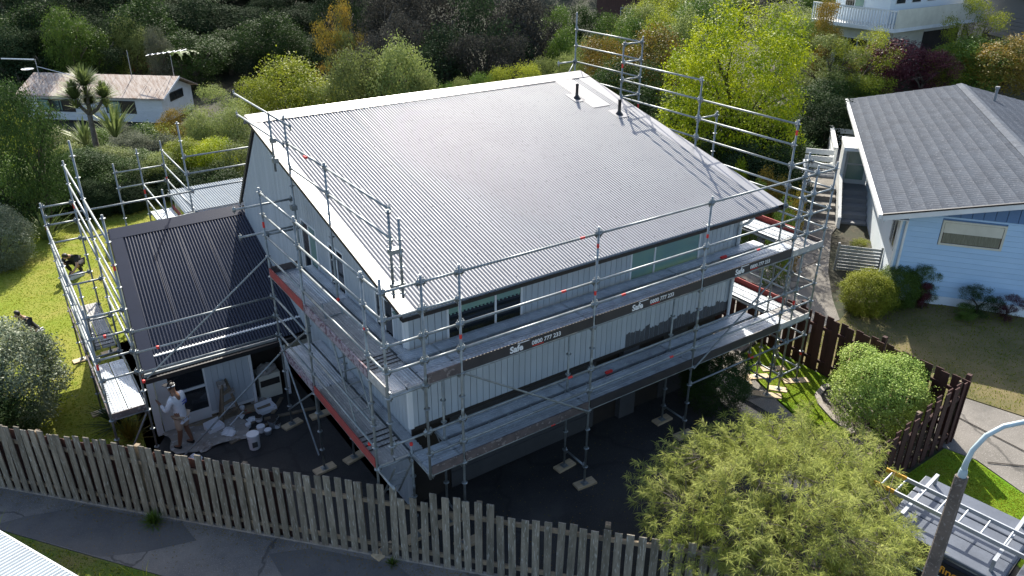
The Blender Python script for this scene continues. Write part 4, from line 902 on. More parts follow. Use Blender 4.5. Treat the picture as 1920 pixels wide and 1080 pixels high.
for x in (-1.4, -.05): ob('post', MB().b(x - .03, x + .03, 1.87, 1.94, .2, 1.5, BT), M['alum'], gt)

# ------------------------------------------------------------------ far houses
def frame2(A, B):
    f_ = Vector((B.x - A.x, B.y - A.y, 0)); L = f_.length; f_.normalize(); g = Vector((-f_.y, f_.x, 0))
    Tm = Matrix.Identity(4)
    for i in range(3): Tm[i][0] = f_[i]; Tm[i][1] = g[i]; Tm[i][2] = (0, 0, 1)[i]; Tm[i][3] = (A.x, A.y, 0)[i]
    return Tm, L
A = at(95, 226, 82); B = at(309, 223, 76); Tw, Lw = frame2(A, B); zb = B.z; ze = at(310, 183, 76).z; zr = ze + 1.15
wh = thing('cottage', 'long white weatherboard house with a rusty pink iron roof below the dark bush bank', 'house', (A.x, A.y, hgt(A.x, A.y)))
dep = 5.6; zb -= .35
ob('wall', MB().prism([Tw @ Vector((Lw, 0, zb)), Tw @ Vector((Lw, dep, zb)), Tw @ Vector((Lw, dep, ze)), Tw @ Vector((Lw, dep / 2, zr)), Tw @ Vector((Lw, 0, ze))], Tw.to_3x3() @ Vector((-Lw - 2, 0, 0))), M['white'], wh)
ob('foundation', MB().b(-2, Lw - .1, .1, dep - .1, zb - 3.5, zb - .001, Tw), M['dark'], wh)
rfw = ob('roof', MB().prism([Tw @ Vector((Lw + .5, -.5, ze - .08)), Tw @ Vector((Lw + .5, dep / 2, zr + .12)), Tw @ Vector((Lw + .5, dep + .5, ze - .08)), Tw @ Vector((Lw + .5, dep + .5, ze)), Tw @ Vector((Lw + .5, dep / 2, zr + .2)), Tw @ Vector((Lw + .5, -.5, ze))], Tw.to_3x3() @ Vector((-Lw - 3, 0, 0))), M['rust'], wh)
k = 17
for i in range(k):
    x0 = -2.5 + (Lw + 3) * i / k; ob('roofing_sheet', corrugated(Tw @ Vector((x0, -.52, ze + .02 + .01 * (i % 2))), Tw.to_3x3() @ Vector((1, 0, 0)), Tw.to_3x3() @ Vector((0, dep / 2 + .5, zr - ze + .2)), (Lw + 3) / k - .02, math.hypot(dep / 2 + .5, zr - ze + .2), pitch=.15, amp=.012), M['rust'], rfw)
ob('barge_board', MB().prism([Tw @ Vector((Lw + .52, -.5, ze - .15)), Tw @ Vector((Lw + .52, dep / 2, zr + .05)), Tw @ Vector((Lw + .52, dep / 2, zr + .25)), Tw @ Vector((Lw + .52, -.5, ze + .05))], Tw.to_3x3() @ Vector((.05, 0, 0))), M['white'], rfw)
ux = Tw.to_3x3() @ Vector((1, 0, 0)); uy = Tw.to_3x3() @ Vector((0, 1, 0)); hw = ze - zb
for x0, ww in ((Lw - 5.2, 2.6), (Lw - 11.6, 1.9), (.4, 2.2)):
    window(wh, Tw @ Vector((x0, -.06, zb + hw * .38)), ux, ww, hw * .42, [ww / 2], [M['frost'], M['glass']], fm=M['black'], fw=.1)
window(wh, Tw @ Vector((Lw + .06, 1.6, zb + hw * .75)), uy, 2.2, .55, [1.0], [M['glass']], fm=M['black'], fw=.1)
for i in range(9): ob('weatherboard', MB().b(-1.9, Lw, -.03, -.001, zb + hw * i / 9, zb + hw * (i + 1) / 9 - .04, Tw), M['white'], wh)
def aerial(px, py, D, h, label, kind=0):
    p = at(px, py, D); a = thing('aerial', label, 'aerial', p)
    ob('mast', MB().tube(p, p + Vector((0, 0, h)), .035, 6), M['alum'], a)
    tp = p + Vector((0, 0, h))
    if kind == 0:
        ob('boom', MB().tube(tp - ux * 2.2, tp + ux * 1.6 + Vector((0, 0, .5)), .04, 6), M['alum'], a)
        for i in range(7): c = tp + ux * (-2 + i * .55) + Vector((0, 0, .08 * i)); ob('element', MB().tube(c - uy * .6, c + uy * .6, .025, 5), M['alum'], a)
    elif kind == 2:
        ob('boom', MB().tube(tp - ux * 3.2, tp - ux * .1, .06, 6), M['white'], a); ob('stay', MB().tube(tp - Vector((0, 0, .6)), tp + ux * 4 - Vector((0, 0, h - .2)), .03, 5), M['white'], a)
        ob('dish', MB().lathe([(.05, 0), (.5, .12), (.52, .14), (.05, .05)], 14, p + Vector((-.8, -.5, .9))), M['white'], a)
aerial(327, 146, 79, 2.0, 'spiky television aerial on the rusty roof of the white house')
aerial(248, 146, 80, 2.4, 'plain leaning whip aerial on the rusty roof of the white house', 1)
aerial(75, 148, 83, 1.7, 'white mast with dish and long boom at the end of the rusty roof', 2)

# two storey white house with balcony
P0 = at(1677, 50, 50); P1 = at(1520, 34, 53)
Tb, Lb = frame2(P1, P0); zf = P0.z - .35
bl = thing('balcony_house', 'white two storey house with a white balustered balcony up among the trees', 'house', (P0.x, P0.y, hgt(P0.x, P0.y)))
def tb(name, *a, mt='white', par=bl): return ob(name, MB().b(*a, Tb), M[mt], par)
gz = zf - 3.2
tb('lower_wall', .5, Lb - .6, .9, 8, gz, zf); tb('upper_wall', .5, Lb - 1.4, 1.5, 9.5, zf + .2, zf + 3.0, mt='paleblue'); tb('balcony_floor', 0, Lb, 0, 9.5, zf, zf + .2)
k = int(Lb / .17)
for i in range(k): tb('baluster', i * .17, i * .17 + .06, .03, .08, zf + .2, zf + 1.1)
tb('handrail', 0, Lb, 0, .1, zf + 1.1, zf + 1.18); tb('side_panel', Lb - .06, Lb, .1, 9.5, zf + .2, zf + 1.2, mt='cream'); tb('roof', -.5, Lb + .3, -.3, 10.5, zf + 3.0, zf + 3.2, mt='greyboard')
for x0 in (1.2, 3.4, 5.2):
    if x0 + 1.1 < Lb - 1.5: window(bl, Tb @ Vector((x0, 1.46, zf + .9)), Tb.to_3x3() @ Vector((1, 0, 0)), 1.2, 1.7, [.6], [M['glass'], M['frost']])
for x0 in (1.5, Lb - 2.6): window(bl, Tb @ Vector((x0, .86, gz + .8)), Tb.to_3x3() @ Vector((1, 0, 0)), 1.3, 1.7, [.65], [M['glass']])
for y0_ in (2, 3.6, 5.2, 6.8): window(bl, Tb @ Vector((Lb - 1.36, y0_, zf + 1.3)), Tb.to_3x3() @ Vector((0, 1, 0)), .9, 1.3, [], [M['glass']])
tb('garage_wall', Lb - .6, Lb - .5, .9, 4.0, gz, zf, mt='cream'); tb('garage_opening', Lb - .62, Lb - .55, 4.0, 8, gz, zf - .3, mt='dark')
# grey house
Q0 = at(1790, 62, 62); Q1 = at(1990, 62, 54); Tq, Lq = frame2(Q0, Q1)
gh = thing('grey_house', 'dark grey weatherboard house with white window frames in the far corner', 'house', (Q0.x, Q0.y, hgt(Q0.x, Q0.y)))
zb = Q0.z - 2.5
gw = ob('wall', MB().prism([Tq @ Vector(v) for v in ((0, 0, zb), (Lq, 0, zb), (Lq, 0, zb + 4.4), (Lq * .35, 0, zb + 6.2), (0, 0, zb + 4.6))], Tq.to_3x3() @ Vector((0, 9, 0))), M['greyboard'], gh)
for i in range(20): ob('weatherboard', MB().b(0, Lq, -.04, -.001, zb + i * .22, zb + i * .22 + .2, Tq), M['greyboard'], gw)
ob('roof', MB().prism([Tq @ Vector(v) for v in ((-.8, -.6, zb + 4.3), (Lq * .35, -.6, zb + 6.3), (Lq + .5, -.6, zb + 4.2), (Lq + .5, -.6, zb + 4.4), (Lq * .35, -.6, zb + 6.5), (-.8, -.6, zb + 4.5))], Tq.to_3x3() @ Vector((0, 10, 0))), M['black'], gh)
window(gh, Tq @ Vector((.9, -.06, zb + 2.2)), Tq.to_3x3() @ Vector((1, 0, 0)), 1.0, 1.2, [], [M['glass']], fm=M['black']); window(gh, Tq @ Vector((3.3, -.06, zb + 1.4)), Tq.to_3x3() @ Vector((1, 0, 0)), 1.8, 1.5, [.9], [M['glass']], fm=M['black'])
# brown house at the top
Q0 = at(1118, 26, 88); Q1 = at(1205, 20, 84); Tq, Lq = frame2(Q0, Q1)
dh = thing('brown_house', 'dark red brown house with a pale window frame behind the round shrubs', 'house', (Q0.x, Q0.y, hgt(Q0.x, Q0.y)))
ob('wall', MB().b(0, Lq, 0, 6, Q0.z - 4, Q0.z + 2.5, Tq), M['brick'], dh); ob('roof', MB().b(-.6, Lq + .6, -.8, 6.6, Q0.z + 2.5, Q0.z + 2.8, Tq), M['greyboard'], dh)
window(dh, Tq @ Vector((Lq * .55, -.06, Q0.z - .6)), Tq.to_3x3() @ Vector((1, 0, 0)), 1.6, 1.5, [.8], [M['glass']])
# digger arm on the bank and its red paint
pa = at(252, 134, 92); dg_ = thing('digger', 'small red excavator arm against the dark bank above the rusty roof', 'digger', (pa.x, pa.y, hgt(pa.x, pa.y)))
g0 = Vector((pa.x, pa.y, hgt(pa.x, pa.y)))
ob('body', MB().b(-1, 1, -.8, .8, 0, 1.5, Matrix.Translation(g0 + ux * 2.5)), M['redboard'], dg_)
ob('arm', MB().bar(pa, pa + Vector((0, 0, 1.1)) + ux * .2, .25, .25).bar(pa + Vector((0, 0, 1.1)) + ux * .2, pa + Vector((0, 0, .9)) + ux * 1.4, .25, .25).bar(pa + Vector((0, 0, .9)) + ux * 1.4, g0 + ux * 2.5 + Vector((0, 0, 1.4)), .28, .28), M['redboard'], dg_)
# corrugated shed roof in the corner by the street
e0 = gp(-12, 992, 2.2); e1 = gp(150, 1087, 2.2); ed = (e1 - e0).normalized(); en = Vector((ed.y, -ed.x, 0)); 
sd_ = thing('shed', 'pale corrugated iron shed roof corner beside the grass verge', 'shed', (e0 + ed * 1.2 + en * 1.2 - Vector((0, 0, 2.2))))
sr0 = e0 - ed * 1.2
sru = (en + Vector((0, 0, .12))).normalized()
for i in range(6): ob('roofing_sheet', corrugated(sr0 + ed * (.76 * i) + Vector((0, 0, .002 * (i % 2))), ed, sru, .78, 2.6, pitch=.0762, rows=3), M['shediron'], sd_, smooth=True)
ob('eave_flashing', MB().bar(sr0 - Vector((0, 0, .03)) - en * .02, sr0 + ed * 4.6 - Vector((0, 0, .03)) - en * .02, .03, .07), M['trim'], sd_)
ob('wall', MB().prism([sr0 + en * .15 - Vector((0, 0, 2.2)), sr0 + ed * 4.5 + en * .15 - Vector((0, 0, 2.2)), sr0 + ed * 4.5 + en * 2.4 - Vector((0, 0, 2.2)), sr0 + en * 2.4 - Vector((0, 0, 2.2))], (0, 0, 2.14)), M['greyboard'], sd_)

# ------------------------------------------------------------------ ute
UT = Matrix.Translation((7.12, -5.15, hgt(7, -5) + .02)) @ Matrix.Rotation(R(-172), 4, 'Z')
ute = thing('utility_truck', 'navy work truck with aluminium canopy boxes and roof racks parked under the feathery tree', 'truck', (7.12, -5.15, .14), R(-172))
def ub(name, *a, mt='carpaint', par=None): return ob(name, MB().b(*a, UT), M[mt], par or ute)
def up_(x, y, z): return UT @ Vector((x, y, z))
def bevel(o, w_=.03, seg=2):
    md = o.modifiers.new('bevel', 'BEVEL'); md.width = w_; md.segments = seg; md.limit_method = 'ANGLE'; return o
bevel(ub('tray', -.92, .92, -.05, 2.02, .55, .80))
can = bevel(ub('canopy', -.9, .9, 0, 1.98, .802, 1.62), .04)
bevel(ub('canopy_lid', -.93, -.33, .02, 1.96, 1.625, 1.70, mt='lid', par=can), .025); bevel(ub('canopy_lid', -.31, .31, .02, 1.96, 1.625, 1.69, mt='lid', par=can), .025); bevel(ub('canopy_lid', .33, .93, .02, 1.96, 1.625, 1.70, mt='lid', par=can), .025)
ub('canopy_panel', .902, .912, .12, 1.86, .95, 1.5, mt='black', par=can)
ROT_SIDE = UT @ Matrix.Translation((.914, .25, 1.28)) @ Matrix(((0, 0, 1, 0), (1, 0, 0, 0), (0, 1, 0, 0), (0, 0, 0, 1)))
ob('lettering', text_mesh('Hull', .21, .002, .003), M['orange'], can, ROT_SIDE); ob('lettering', text_mesh('Roofing', .21, .002, .003), M['orange'], can, ROT_SIDE @ Matrix.Translation((.46, 0, 0)))
for i in range(2): ub('lettering', .9135, .917, .3, 1.7, 1.10 + i * .07, 1.125 + i * .07, mt='paleblue', par=can)
for i, c in enumerate(('yellow', 'red', 'frost', 'black')): ub('sticker', .912, .9165, 1.60 + i * .065, 1.655 + i * .065, 1.42, 1.48, mt=c, par=can)
# cab as a lofted shell
def loft(secs):
    mb = MB(); n = len(secs[0]); vs = [UT @ Vector(p) for s in secs for p in s]
    fs = [(i * n + k, i * n + (k + 1) % n, (i + 1) * n + (k + 1) % n, (i + 1) * n + k) for i in range(len(secs) - 1) for k in range(n)]
    fs += [tuple(range(n - 1, -1, -1)), tuple(range((len(secs) - 1) * n, len(secs) * n))]; return mb.add(vs, fs)
def sec(y, wb, wt, zb, zs, zt): return [(-wb, y, zb), (-wb - .03, y, (zb + zs) / 2), (-wb, y, zs), (-wt, y, zt - .05), (-wt + .1, y, zt), (wt - .1, y, zt), (wt, y, zt - .05), (wb, y, zs), (wb + .03, y, (zb + zs) / 2), (wb, y, zb)]
cab = ob('cab', loft([sec(2.06, .88, .70, .5, 1.05, 1.68), sec(2.4, .9, .72, .45, 1.05, 1.74), sec(3.3, .9, .70, .45, 1.05, 1.74), sec(3.75, .9, .68, .45, 1.04, 1.66), sec(4.35, .9, .86, .45, 1.02, 1.06), sec(5.2, .88, .8, .45, .92, .98), sec(5.35, .8, .7, .5, .8, .86)]), M['carpaint'], ute)
bevel(cab, .02)
def side_glass(y0_, y1_, y2_, y3_):
    for s in (1, -1):
        pl = [up_(s * .905, y0_, 1.07), up_(s * .905, y1_, 1.07), up_(s * .735, y2_, 1.62), up_(s * .735, y3_, 1.62)]
        ob('side_window', MB().prism(pl, (UT.to_3x3() @ Vector((s * .012, 0, 0)))), M['glass'], cab)
side_glass(2.2, 2.85, 2.82, 2.3); side_glass(2.92, 3.9, 3.55, 2.9)
ob('windscreen', MB().prism([up_(-.78, 4.30, 1.10), up_(.78, 4.30, 1.10), up_(.62, 3.80, 1.62), up_(-.62, 3.80, 1.62)], UT.to_3x3() @ Vector((0, .03, .03))), M['glass'], cab)
for s in (1, -1):
    bevel(ub('mirror', min(s * .95, s * 1.15), max(s * .95, s * 1.15), 3.75, 3.85, 1.05, 1.25, mt='black', par=cab)); ub('door_handle', min(s * .925, s * .945), max(s * .925, s * .945), 2.35, 2.5, .95, .98, mt='alum', par=cab)
    ub('side_step', min(s * .85, s * .98), max(s * .85, s * .98), 2.2, 3.8, .35, .41, mt='alum')
    ub('headlight', min(s * .5, s * .8), max(s * .5, s * .8), 5.30, 5.40, .72, .86, mt='frost', par=cab)
    for y in (.95, 4.45):
        T2 = UT @ Matrix.Translation((s * .80, y, .36)) @ Matrix.Rotation(R(90), 4, 'Y')
        wl_ = ob('wheel', MB().lathe([(.20, -.10), (.33, -.11), (.36, -.07), (.36, .07), (.33, .11), (.20, .10)], 24), M['tyre'], ute, T2, smooth=True)
        ob('rim', MB().lathe([(.02, -.06), (.21, -.09), (.21, .09), (.02, .06)], 12), M['alum'], wl_, T2)
        ob('wheel_arch', MB().lathe([(.38, -.02), (.44, -.02), (.44, .02), (.38, .02)], 20), M['black'], ute, UT @ Matrix.Translation((s * .90, y, .38)) @ Matrix.Rotation(R(90), 4, 'Y'))
bevel(ub('bumper', -.9, .9, 5.3, 5.45, .4, .62, mt='black'))
for y in (.25, 1.75, 2.45, 3.45):
    zz_ = 1.70 if y < 2 else 1.74
    ob('roof_rack', MB().bar(up_(-.78, y, zz_ + .22), up_(.78, y, zz_ + .22), .06, .04).bar(up_(-.76, y, zz_), up_(-.76, y, zz_ + .22), .05, .05, (1, 0, 0)).bar(up_(.76, y, zz_), up_(.76, y, zz_ + .22), .05, .05, (1, 0, 0)), M['alum'], ute)
ld = thing('extension_ladder', 'long aluminium ladder with yellow ends tied on the work truck racks', 'ladder', up_(.18, 2, 1.98))
zl = 2.02
for x in (-.08, .44): ob('stile', MB().bar(up_(x, -.15, zl), up_(x, 5.2, zl), .03, .08), M['alum'], ld); ob('yellow_stile', MB().bar(up_(x + .035, -.42, zl + .03), up_(x + .035, -.05, zl + .03), .03, .08), M['yellow'], ld)
for i in range(15): y = -.05 + i * .36; ob('rung', MB().tube(up_(-.08, y, zl), up_(.44, y, zl), .017, 8), M['alum'], ld)
ob('rung', MB().tube(up_(-.05, -.3, zl + .03), up_(.47, -.3, zl + .03), .017, 8), M['alum'], ld)
bx_ = ob('cream_case', MB().b(-.55, -.08 - .06, 2.3, 4.6, 1.99, 2.10, UT), M['cream'], None); tag(bx_, 'long cream case strapped on the truck racks beside the ladder', 'case')

# ------------------------------------------------------------------ people
def skin(name, J, E, mt, parent, T, sub=2):
    names = list(J); me_ = bpy.data.meshes.new(name)
    me_.from_pydata([tuple(J[n][:3]) for n in names], [(names.index(a), names.index(b_)) for a, b_ in E], [])
    me_.materials.append(mt); o = bpy.data.objects.new(name, me_); COL.objects.link(o)
    sk = o.modifiers.new('skin', 'SKIN'); sk.use_smooth_shade = True
    for i, n in enumerate(names):
        r = J[n][3]; me_.skin_vertices[0].data[i].radius = (r, J[n][4] if len(J[n]) > 4 else r); me_.skin_vertices[0].data[i].use_root = (i == 0)
    s2 = o.modifiers.new('sub', 'SUBSURF'); s2.levels = 1; s2.render_levels = sub
    o.matrix_basis = T; o.parent = parent; o.matrix_parent_inverse = WM[parent.name].inverted(); WM[o.name] = T; return o
def hand(J, E, wrist, d, out, side):
    """palm and five fingers from the wrist joint along d; out = thumb side"""
    w_ = Vector(J[wrist][:3]); d = Vector(d).normalized(); out = Vector(out).normalized(); nn = d.cross(out)
    pal_ = w_ + d * .07; J[wrist + 'palm'] = (*pal_, .030, .018); E.append((wrist, wrist + 'palm'))
    for i, (off, L) in enumerate(((-.03, .06), (-.01, .075), (.01, .08), (.03, .07))):
        a = pal_ + d * .035 + out * off; b_ = a + d * L * .5 + nn * .01; c = b_ + d * L * .5 + nn * .03
        for nm, p, r in (('a', a, .010), ('b', b_, .009), ('c', c, .008)): J[f'{wrist}f{i}{nm}'] = (*p, r)
        E += [(wrist + 'palm', f'{wrist}f{i}a'), (f'{wrist}f{i}a', f'{wrist}f{i}b'), (f'{wrist}f{i}b', f'{wrist}f{i}c')]
    a = w_ + d * .03 + out * .035; b_ = a + d * .04 + out * .02
    J[wrist + 'ta'] = (*a, .012); J[wrist + 'tb'] = (*b_, .010); E += [(wrist, wrist + 'ta'), (wrist + 'ta', wrist + 'tb')]
def person(label, T, P_, top, topm, legs, legm, skinm, shoe, sleeve=1.0, cap=None, hairm='hair'):
    """P_: joint name -> position in the figure's own space"""
    o = thing('person', label, 'person', T.translation, 0)
    V = {k: Vector(v) for k, v in P_.items()}; J = {}; E = []
    def j(n, p, r, r2=None): J[n] = (*p, r) if r2 is None else (*p, r, r2)
    j('pel', V['pel'], .125, .11); j('sp', V['pel'].lerp(V['ch'], .5), .12, .10); j('ch', V['ch'], .14, .11); j('nk', V['nk'], .052); j('hd0', V['nk'].lerp(V['hd'], .55), .06); j('hd', V['hd'], .088, .098); j('hd2', V['hd'] + (V['hd'] - V['nk']).normalized() * .07, .078, .085)
    nose = V['hd'] - (V['hd'] - V['nk']).normalized() * .02 + Vector(P_['face']).normalized() * .105; j('nose', nose, .014); E += [('hd', 'nose')]
    E += [('pel', 'sp'), ('sp', 'ch'), ('ch', 'nk'), ('nk', 'hd0'), ('hd0', 'hd'), ('hd', 'hd2')]
    for s in 'lr':
        j('sh' + s, V['sh' + s], .058); j('el' + s, V['el' + s], .042); j('wr' + s, V['wr' + s], .028); E += [('ch', 'sh' + s), ('sh' + s, 'el' + s), ('el' + s, 'wr' + s)]
        hand(J, E, 'wr' + s, V['wr' + s] - V['el' + s], Vector(P_['face']) + Vector((0, 0, .3)), s)
        j('hp' + s, V['hp' + s], .088); j('kn' + s, V['kn' + s], .058); j('ca' + s, V['kn' + s].lerp(V['an' + s], .35), .056); j('an' + s, V['an' + s], .036); E += [('pel', 'hp' + s), ('hp' + s, 'kn' + s), ('kn' + s, 'ca' + s), ('ca' + s, 'an' + s)]
        toe_ = V['an' + s] + Vector(P_['foot']).normalized() * .15 - Vector((0, 0, .045)); j('to' + s, toe_, .034); E += [('an' + s, 'to' + s)]
    skin('body', J, E, M[skinm], o, T)
    f = 1.18; JT = {}; ET = [('pel', 'sp'), ('sp', 'ch'), ('ch', 'nk0')]
    for n in ('pel', 'sp', 'ch'): JT[n] = (*J[n][:3], J[n][3] * f, J[n][4] * f * 1.06)
    hp_ = (V['hpl'] + V['hpr']) / 2; JT['hem'] = (*(V['pel'].lerp(hp_, .9)), J['pel'][3] * 1.22, J['pel'][4] * 1.3); ET.append(('pel', 'hem'))
    JT['nk0'] = (*V['ch'].lerp(V['nk'], .75), .068)
    for s in 'lr':
        JT['sh' + s] = (*V['sh' + s], .074); e = V['el' + s]; w_ = V['el' + s].lerp(V['wr' + s], sleeve * .92) if sleeve > .5 else None
        if sleeve > .5: JT['el' + s] = (*e, .056); JT['wr' + s] = (*w_, .042); ET += [('ch', 'sh' + s), ('sh' + s, 'el' + s), ('el' + s, 'wr' + s)]
        else: JT['el' + s] = (*V['sh' + s].lerp(e, .7), .058); ET += [('ch', 'sh' + s), ('sh' + s, 'el' + s)]
    skin(top, JT, ET, M[topm], o, T)
    JL = {'pel': (*V['pel'], .135, .125)}; EL = []
    for s in 'lr':
        JL['hp' + s] = (*V['hp' + s], .105); EL.append(('pel', 'hp' + s))
        if legs == 'shorts': JL['kn' + s] = (*V['hp' + s].lerp(V['kn' + s], .85), .088); EL.append(('hp' + s, 'kn' + s))
        else: JL['kn' + s] = (*V['kn' + s], .075); JL['an' + s] = (*V['kn' + s].lerp(V['an' + s], .95), .056); EL += [('hp' + s, 'kn' + s), ('kn' + s, 'an' + s)]
    skin(legs, JL, EL, M[legm], o, T)
    for s in 'lr':
        a = V['an' + s]; fd = Vector(P_['foot']).normalized()
        skin('shoe', {'a': (*(a - fd * .04 - Vector((0, 0, .03))), .048), 'b': (*(a + fd * .06 - Vector((0, 0, .045))), .042), 'c': (*(a + fd * .17 - Vector((0, 0, .055))), .038)}, [('a', 'b'), ('b', 'c')], M[shoe], o, T)
    fc = Vector(P_['face']).normalized(); upv = (V['hd'] - V['nk']).normalized()
    hc = V['hd'] + upv * .045 - fc * .012
    skin('hair', {'a': (*(hc - fc * .045 - upv * .05), .094), 'b': (*(hc + upv * .025), .097), 'c': (*(hc + fc * .045 + upv * .02), .075)}, [('a', 'b'), ('b', 'c')], M[hairm], o, T)
    sdv = fc.cross(upv).normalized()
    for s in (1, -1):
        ec = V['hd'] + sdv * s * .088 - upv * .01
        ob('ear', MB().lathe([(0, -.03), (.014, -.02), (.016, .01), (0, .03)], 8, ec), M[skinm], o, T)
        ey = V['hd'] + fc * .088 + sdv * s * .033 + upv * .012
        ob('eye', MB().lathe([(0, -.01), (.010, 0), (0, .01)], 8, ey), M['black'], o, T)
    mo = V['hd'] + fc * .09 - upv * .05; ob('mouth', MB().bar(mo - sdv * .022, mo + sdv * .022, .008, .008), M['redboard'], o, T)
    if cap:
        skin('cap', {'a': (*(hc + upv * .045), .105), 'b': (*(hc + upv * .055 + fc * .03), .10)}, [('a', 'b')], M[cap], o, T)
        bk_ = V['hd'] + upv * .06; ob('cap_brim', MB().prism([bk_ + fc * .07 + sdv * .075, bk_ + fc * .19 + sdv * .05, bk_ + fc * .19 - sdv * .05, bk_ + fc * .07 - sdv * .075], upv * .012), M[cap], o, T)
        ob('cap_band', MB().bar(hc + sdv * .11 + upv * .02, hc - fc * .115 + upv * .03, .012, .02).bar(hc - fc * .115 + upv * .03, hc - sdv * .11 + upv * .02, .012, .02), M['trim'], o, T)
    return o
stand = dict(pel=(0, 0, .93), ch=(0, .03, 1.33), nk=(0, .06, 1.50), hd=(0, .10, 1.63), face=(0, 1, -.1), foot=(0, 1, 0),
             shl=(.18, .03, 1.41), ell=(.25, .06, 1.13), wrl=(.17, .27, 1.05), shr=(-.18, .03, 1.41), elr=(-.27, .12, 1.15), wrr=(-.16, .36, 1.22),
             hpl=(.09, 0, .88), knl=(.12, .03, .49), anl=(.16, -.03, .11), hpr=(-.09, 0, .88), knr=(-.11, .02, .49), anr=(-.12, .10, .11))
pp = gp(352, 838, .05)
painter = person('person in white sweatshirt, beige shorts and black cap facing the wall corner', Matrix.Translation((pp.x, pp.y, hgt(pp.x, pp.y) + .03)) @ Matrix.Rotation(R(38), 4, 'Z') @ Matrix.Scale(1.02, 4), stand, 'sweatshirt', 'whitecloth', 'shorts', 'beige', 'skindark', 'blackcloth', 1.0, 'blackcloth')
Tp = Matrix.Translation((pp.x, pp.y, hgt(pp.x, pp.y) + .03)) @ Matrix.Rotation(R(38), 4, 'Z')
ob('printed_logo', MB().b(-.02, .13, -.137, -.134, 1.33, 1.36, Tp).b(-.02, .13, -.137, -.134, 1.26, 1.29, Tp).b(.10, .13, -.137, -.134, 1.29, 1.33, Tp), M['bluemark'], painter)
crouch = dict(pel=(0, -.18, .36), ch=(0, .12, .62), nk=(0, .27, .72), hd=(0, .39, .76), face=(0, .8, -.6), foot=(0, 1, 0),
              shl=(.17, .17, .64), ell=(.24, .33, .42), wrl=(.13, .48, .25), shr=(-.17, .17, .64), elr=(-.24, .33, .42), wrr=(-.12, .50, .22),
              hpl=(.1, -.16, .34), knl=(.2, .22, .46), anl=(.16, .03, .10), hpr=(-.1, -.16, .34), knr=(-.2, .22, .40), anr=(-.15, .0, .10))
pc = gp(146, 512, .05)
person('person in black squatting on the back lawn over a white tray', Matrix.Translation((pc.x, pc.y, hgt(pc.x, pc.y) + .03)) @ Matrix.Rotation(R(145), 4, 'Z') @ Matrix.Scale(1.12, 4), crouch, 'shirt', 'blackcloth', 'trousers', 'blackcloth', 'skin', 'blackcloth', .3)
pt = gp(138, 514, .05)
tr = ob('paint_tray', MB().b(-.25, .25, -.12, .12, 0, .10).b(-.23, .23, -.10, .10, .10, .12), M['plastic'], None, Matrix.Translation((pt.x + .05, pt.y - .25, hgt(pt.x, pt.y) + .03)) @ Matrix.Rotation(R(30), 4, 'Z')); tag(tr, 'white oblong tray on the lawn in front of the squatting person', 'tray')
bend = dict(pel=(0, -.06, .86), ch=(0, .10, 1.22), nk=(0, .19, 1.37), hd=(0, .27, 1.49), face=(0, .95, -.3), foot=(0, 1, 0),
            shl=(.18, .11, 1.29), ell=(.25, .2, 1.02), wrl=(.16, .42, .9), shr=(-.18, .11, 1.29), elr=(-.25, .2, 1.02), wrr=(-.16, .42, .9),
            hpl=(.09, -.1, .79), knl=(.12, .05, .45), anl=(.12, -.05, .10), hpr=(-.09, -.1, .79), knr=(-.12, .05, .45), anr=(-.12, -.02, .10))
pb_ = gp(33, 590, 1.52) + Vector((.234, .135, 0))
person('person in charcoal shirt bending down behind the silvery bush', Matrix.Translation((pb_.x, pb_.y, hgt(pb_.x, pb_.y) + .03)) @ Matrix.Rotation(R(120), 4, 'Z'), bend, 'shirt', 'charcoal', 'trousers', 'whitecloth', 'skin', 'blackcloth', .3)

# ------------------------------------------------------------------ painters' things
def on(px, py, z=0.04):
    p = gp(px, py, z); return Vector((p.x, p.y, hgt(p.x, p.y) + .025))
c0 = on(392, 815); bm = bmesh.new(); nr = np.random.default_rng(5); nn_ = 22; ph = nr.random((5, 3)) * 6.28; grid = []
for i in range(nn_ + 1):
    for j_ in range(nn_ + 1):
        a = i / nn_ - .5; b_ = j_ / nn_ - .5; ed_ = max(abs(a), abs(b_))
        x = a * 1.75 + .05 * math.sin(9 * b_ + 1); y = b_ * 1.15 + .06 * math.sin(7 * a) - a * .35
        z = .018 + sum(.011 * math.sin(ph[k][0] + (5 + 4 * k) * a + ph[k][1] * 6 * b_) for k in range(5)) * .8 + .01 * nr.random()
        grid.append(bm.verts.new((c0.x + x, c0.y + y, c0.z + max(.004, z + .03))))
for i in range(nn_):
    for j_ in range(nn_): bm.faces.new((grid[i * (nn_ + 1) + j_], grid[(i + 1) * (nn_ + 1) + j_], grid[(i + 1) * (nn_ + 1) + j_ + 1], grid[i * (nn_ + 1) + j_ + 1]))
me_ = bpy.data.meshes.new('drop_cloth'); bm.to_mesh(me_); bm.free(); tag(ob('drop_cloth', me_, M['cloth'], None, smooth=True), 'crumpled paint spattered drop cloth at the feet of the person in white', 'drop cloth')
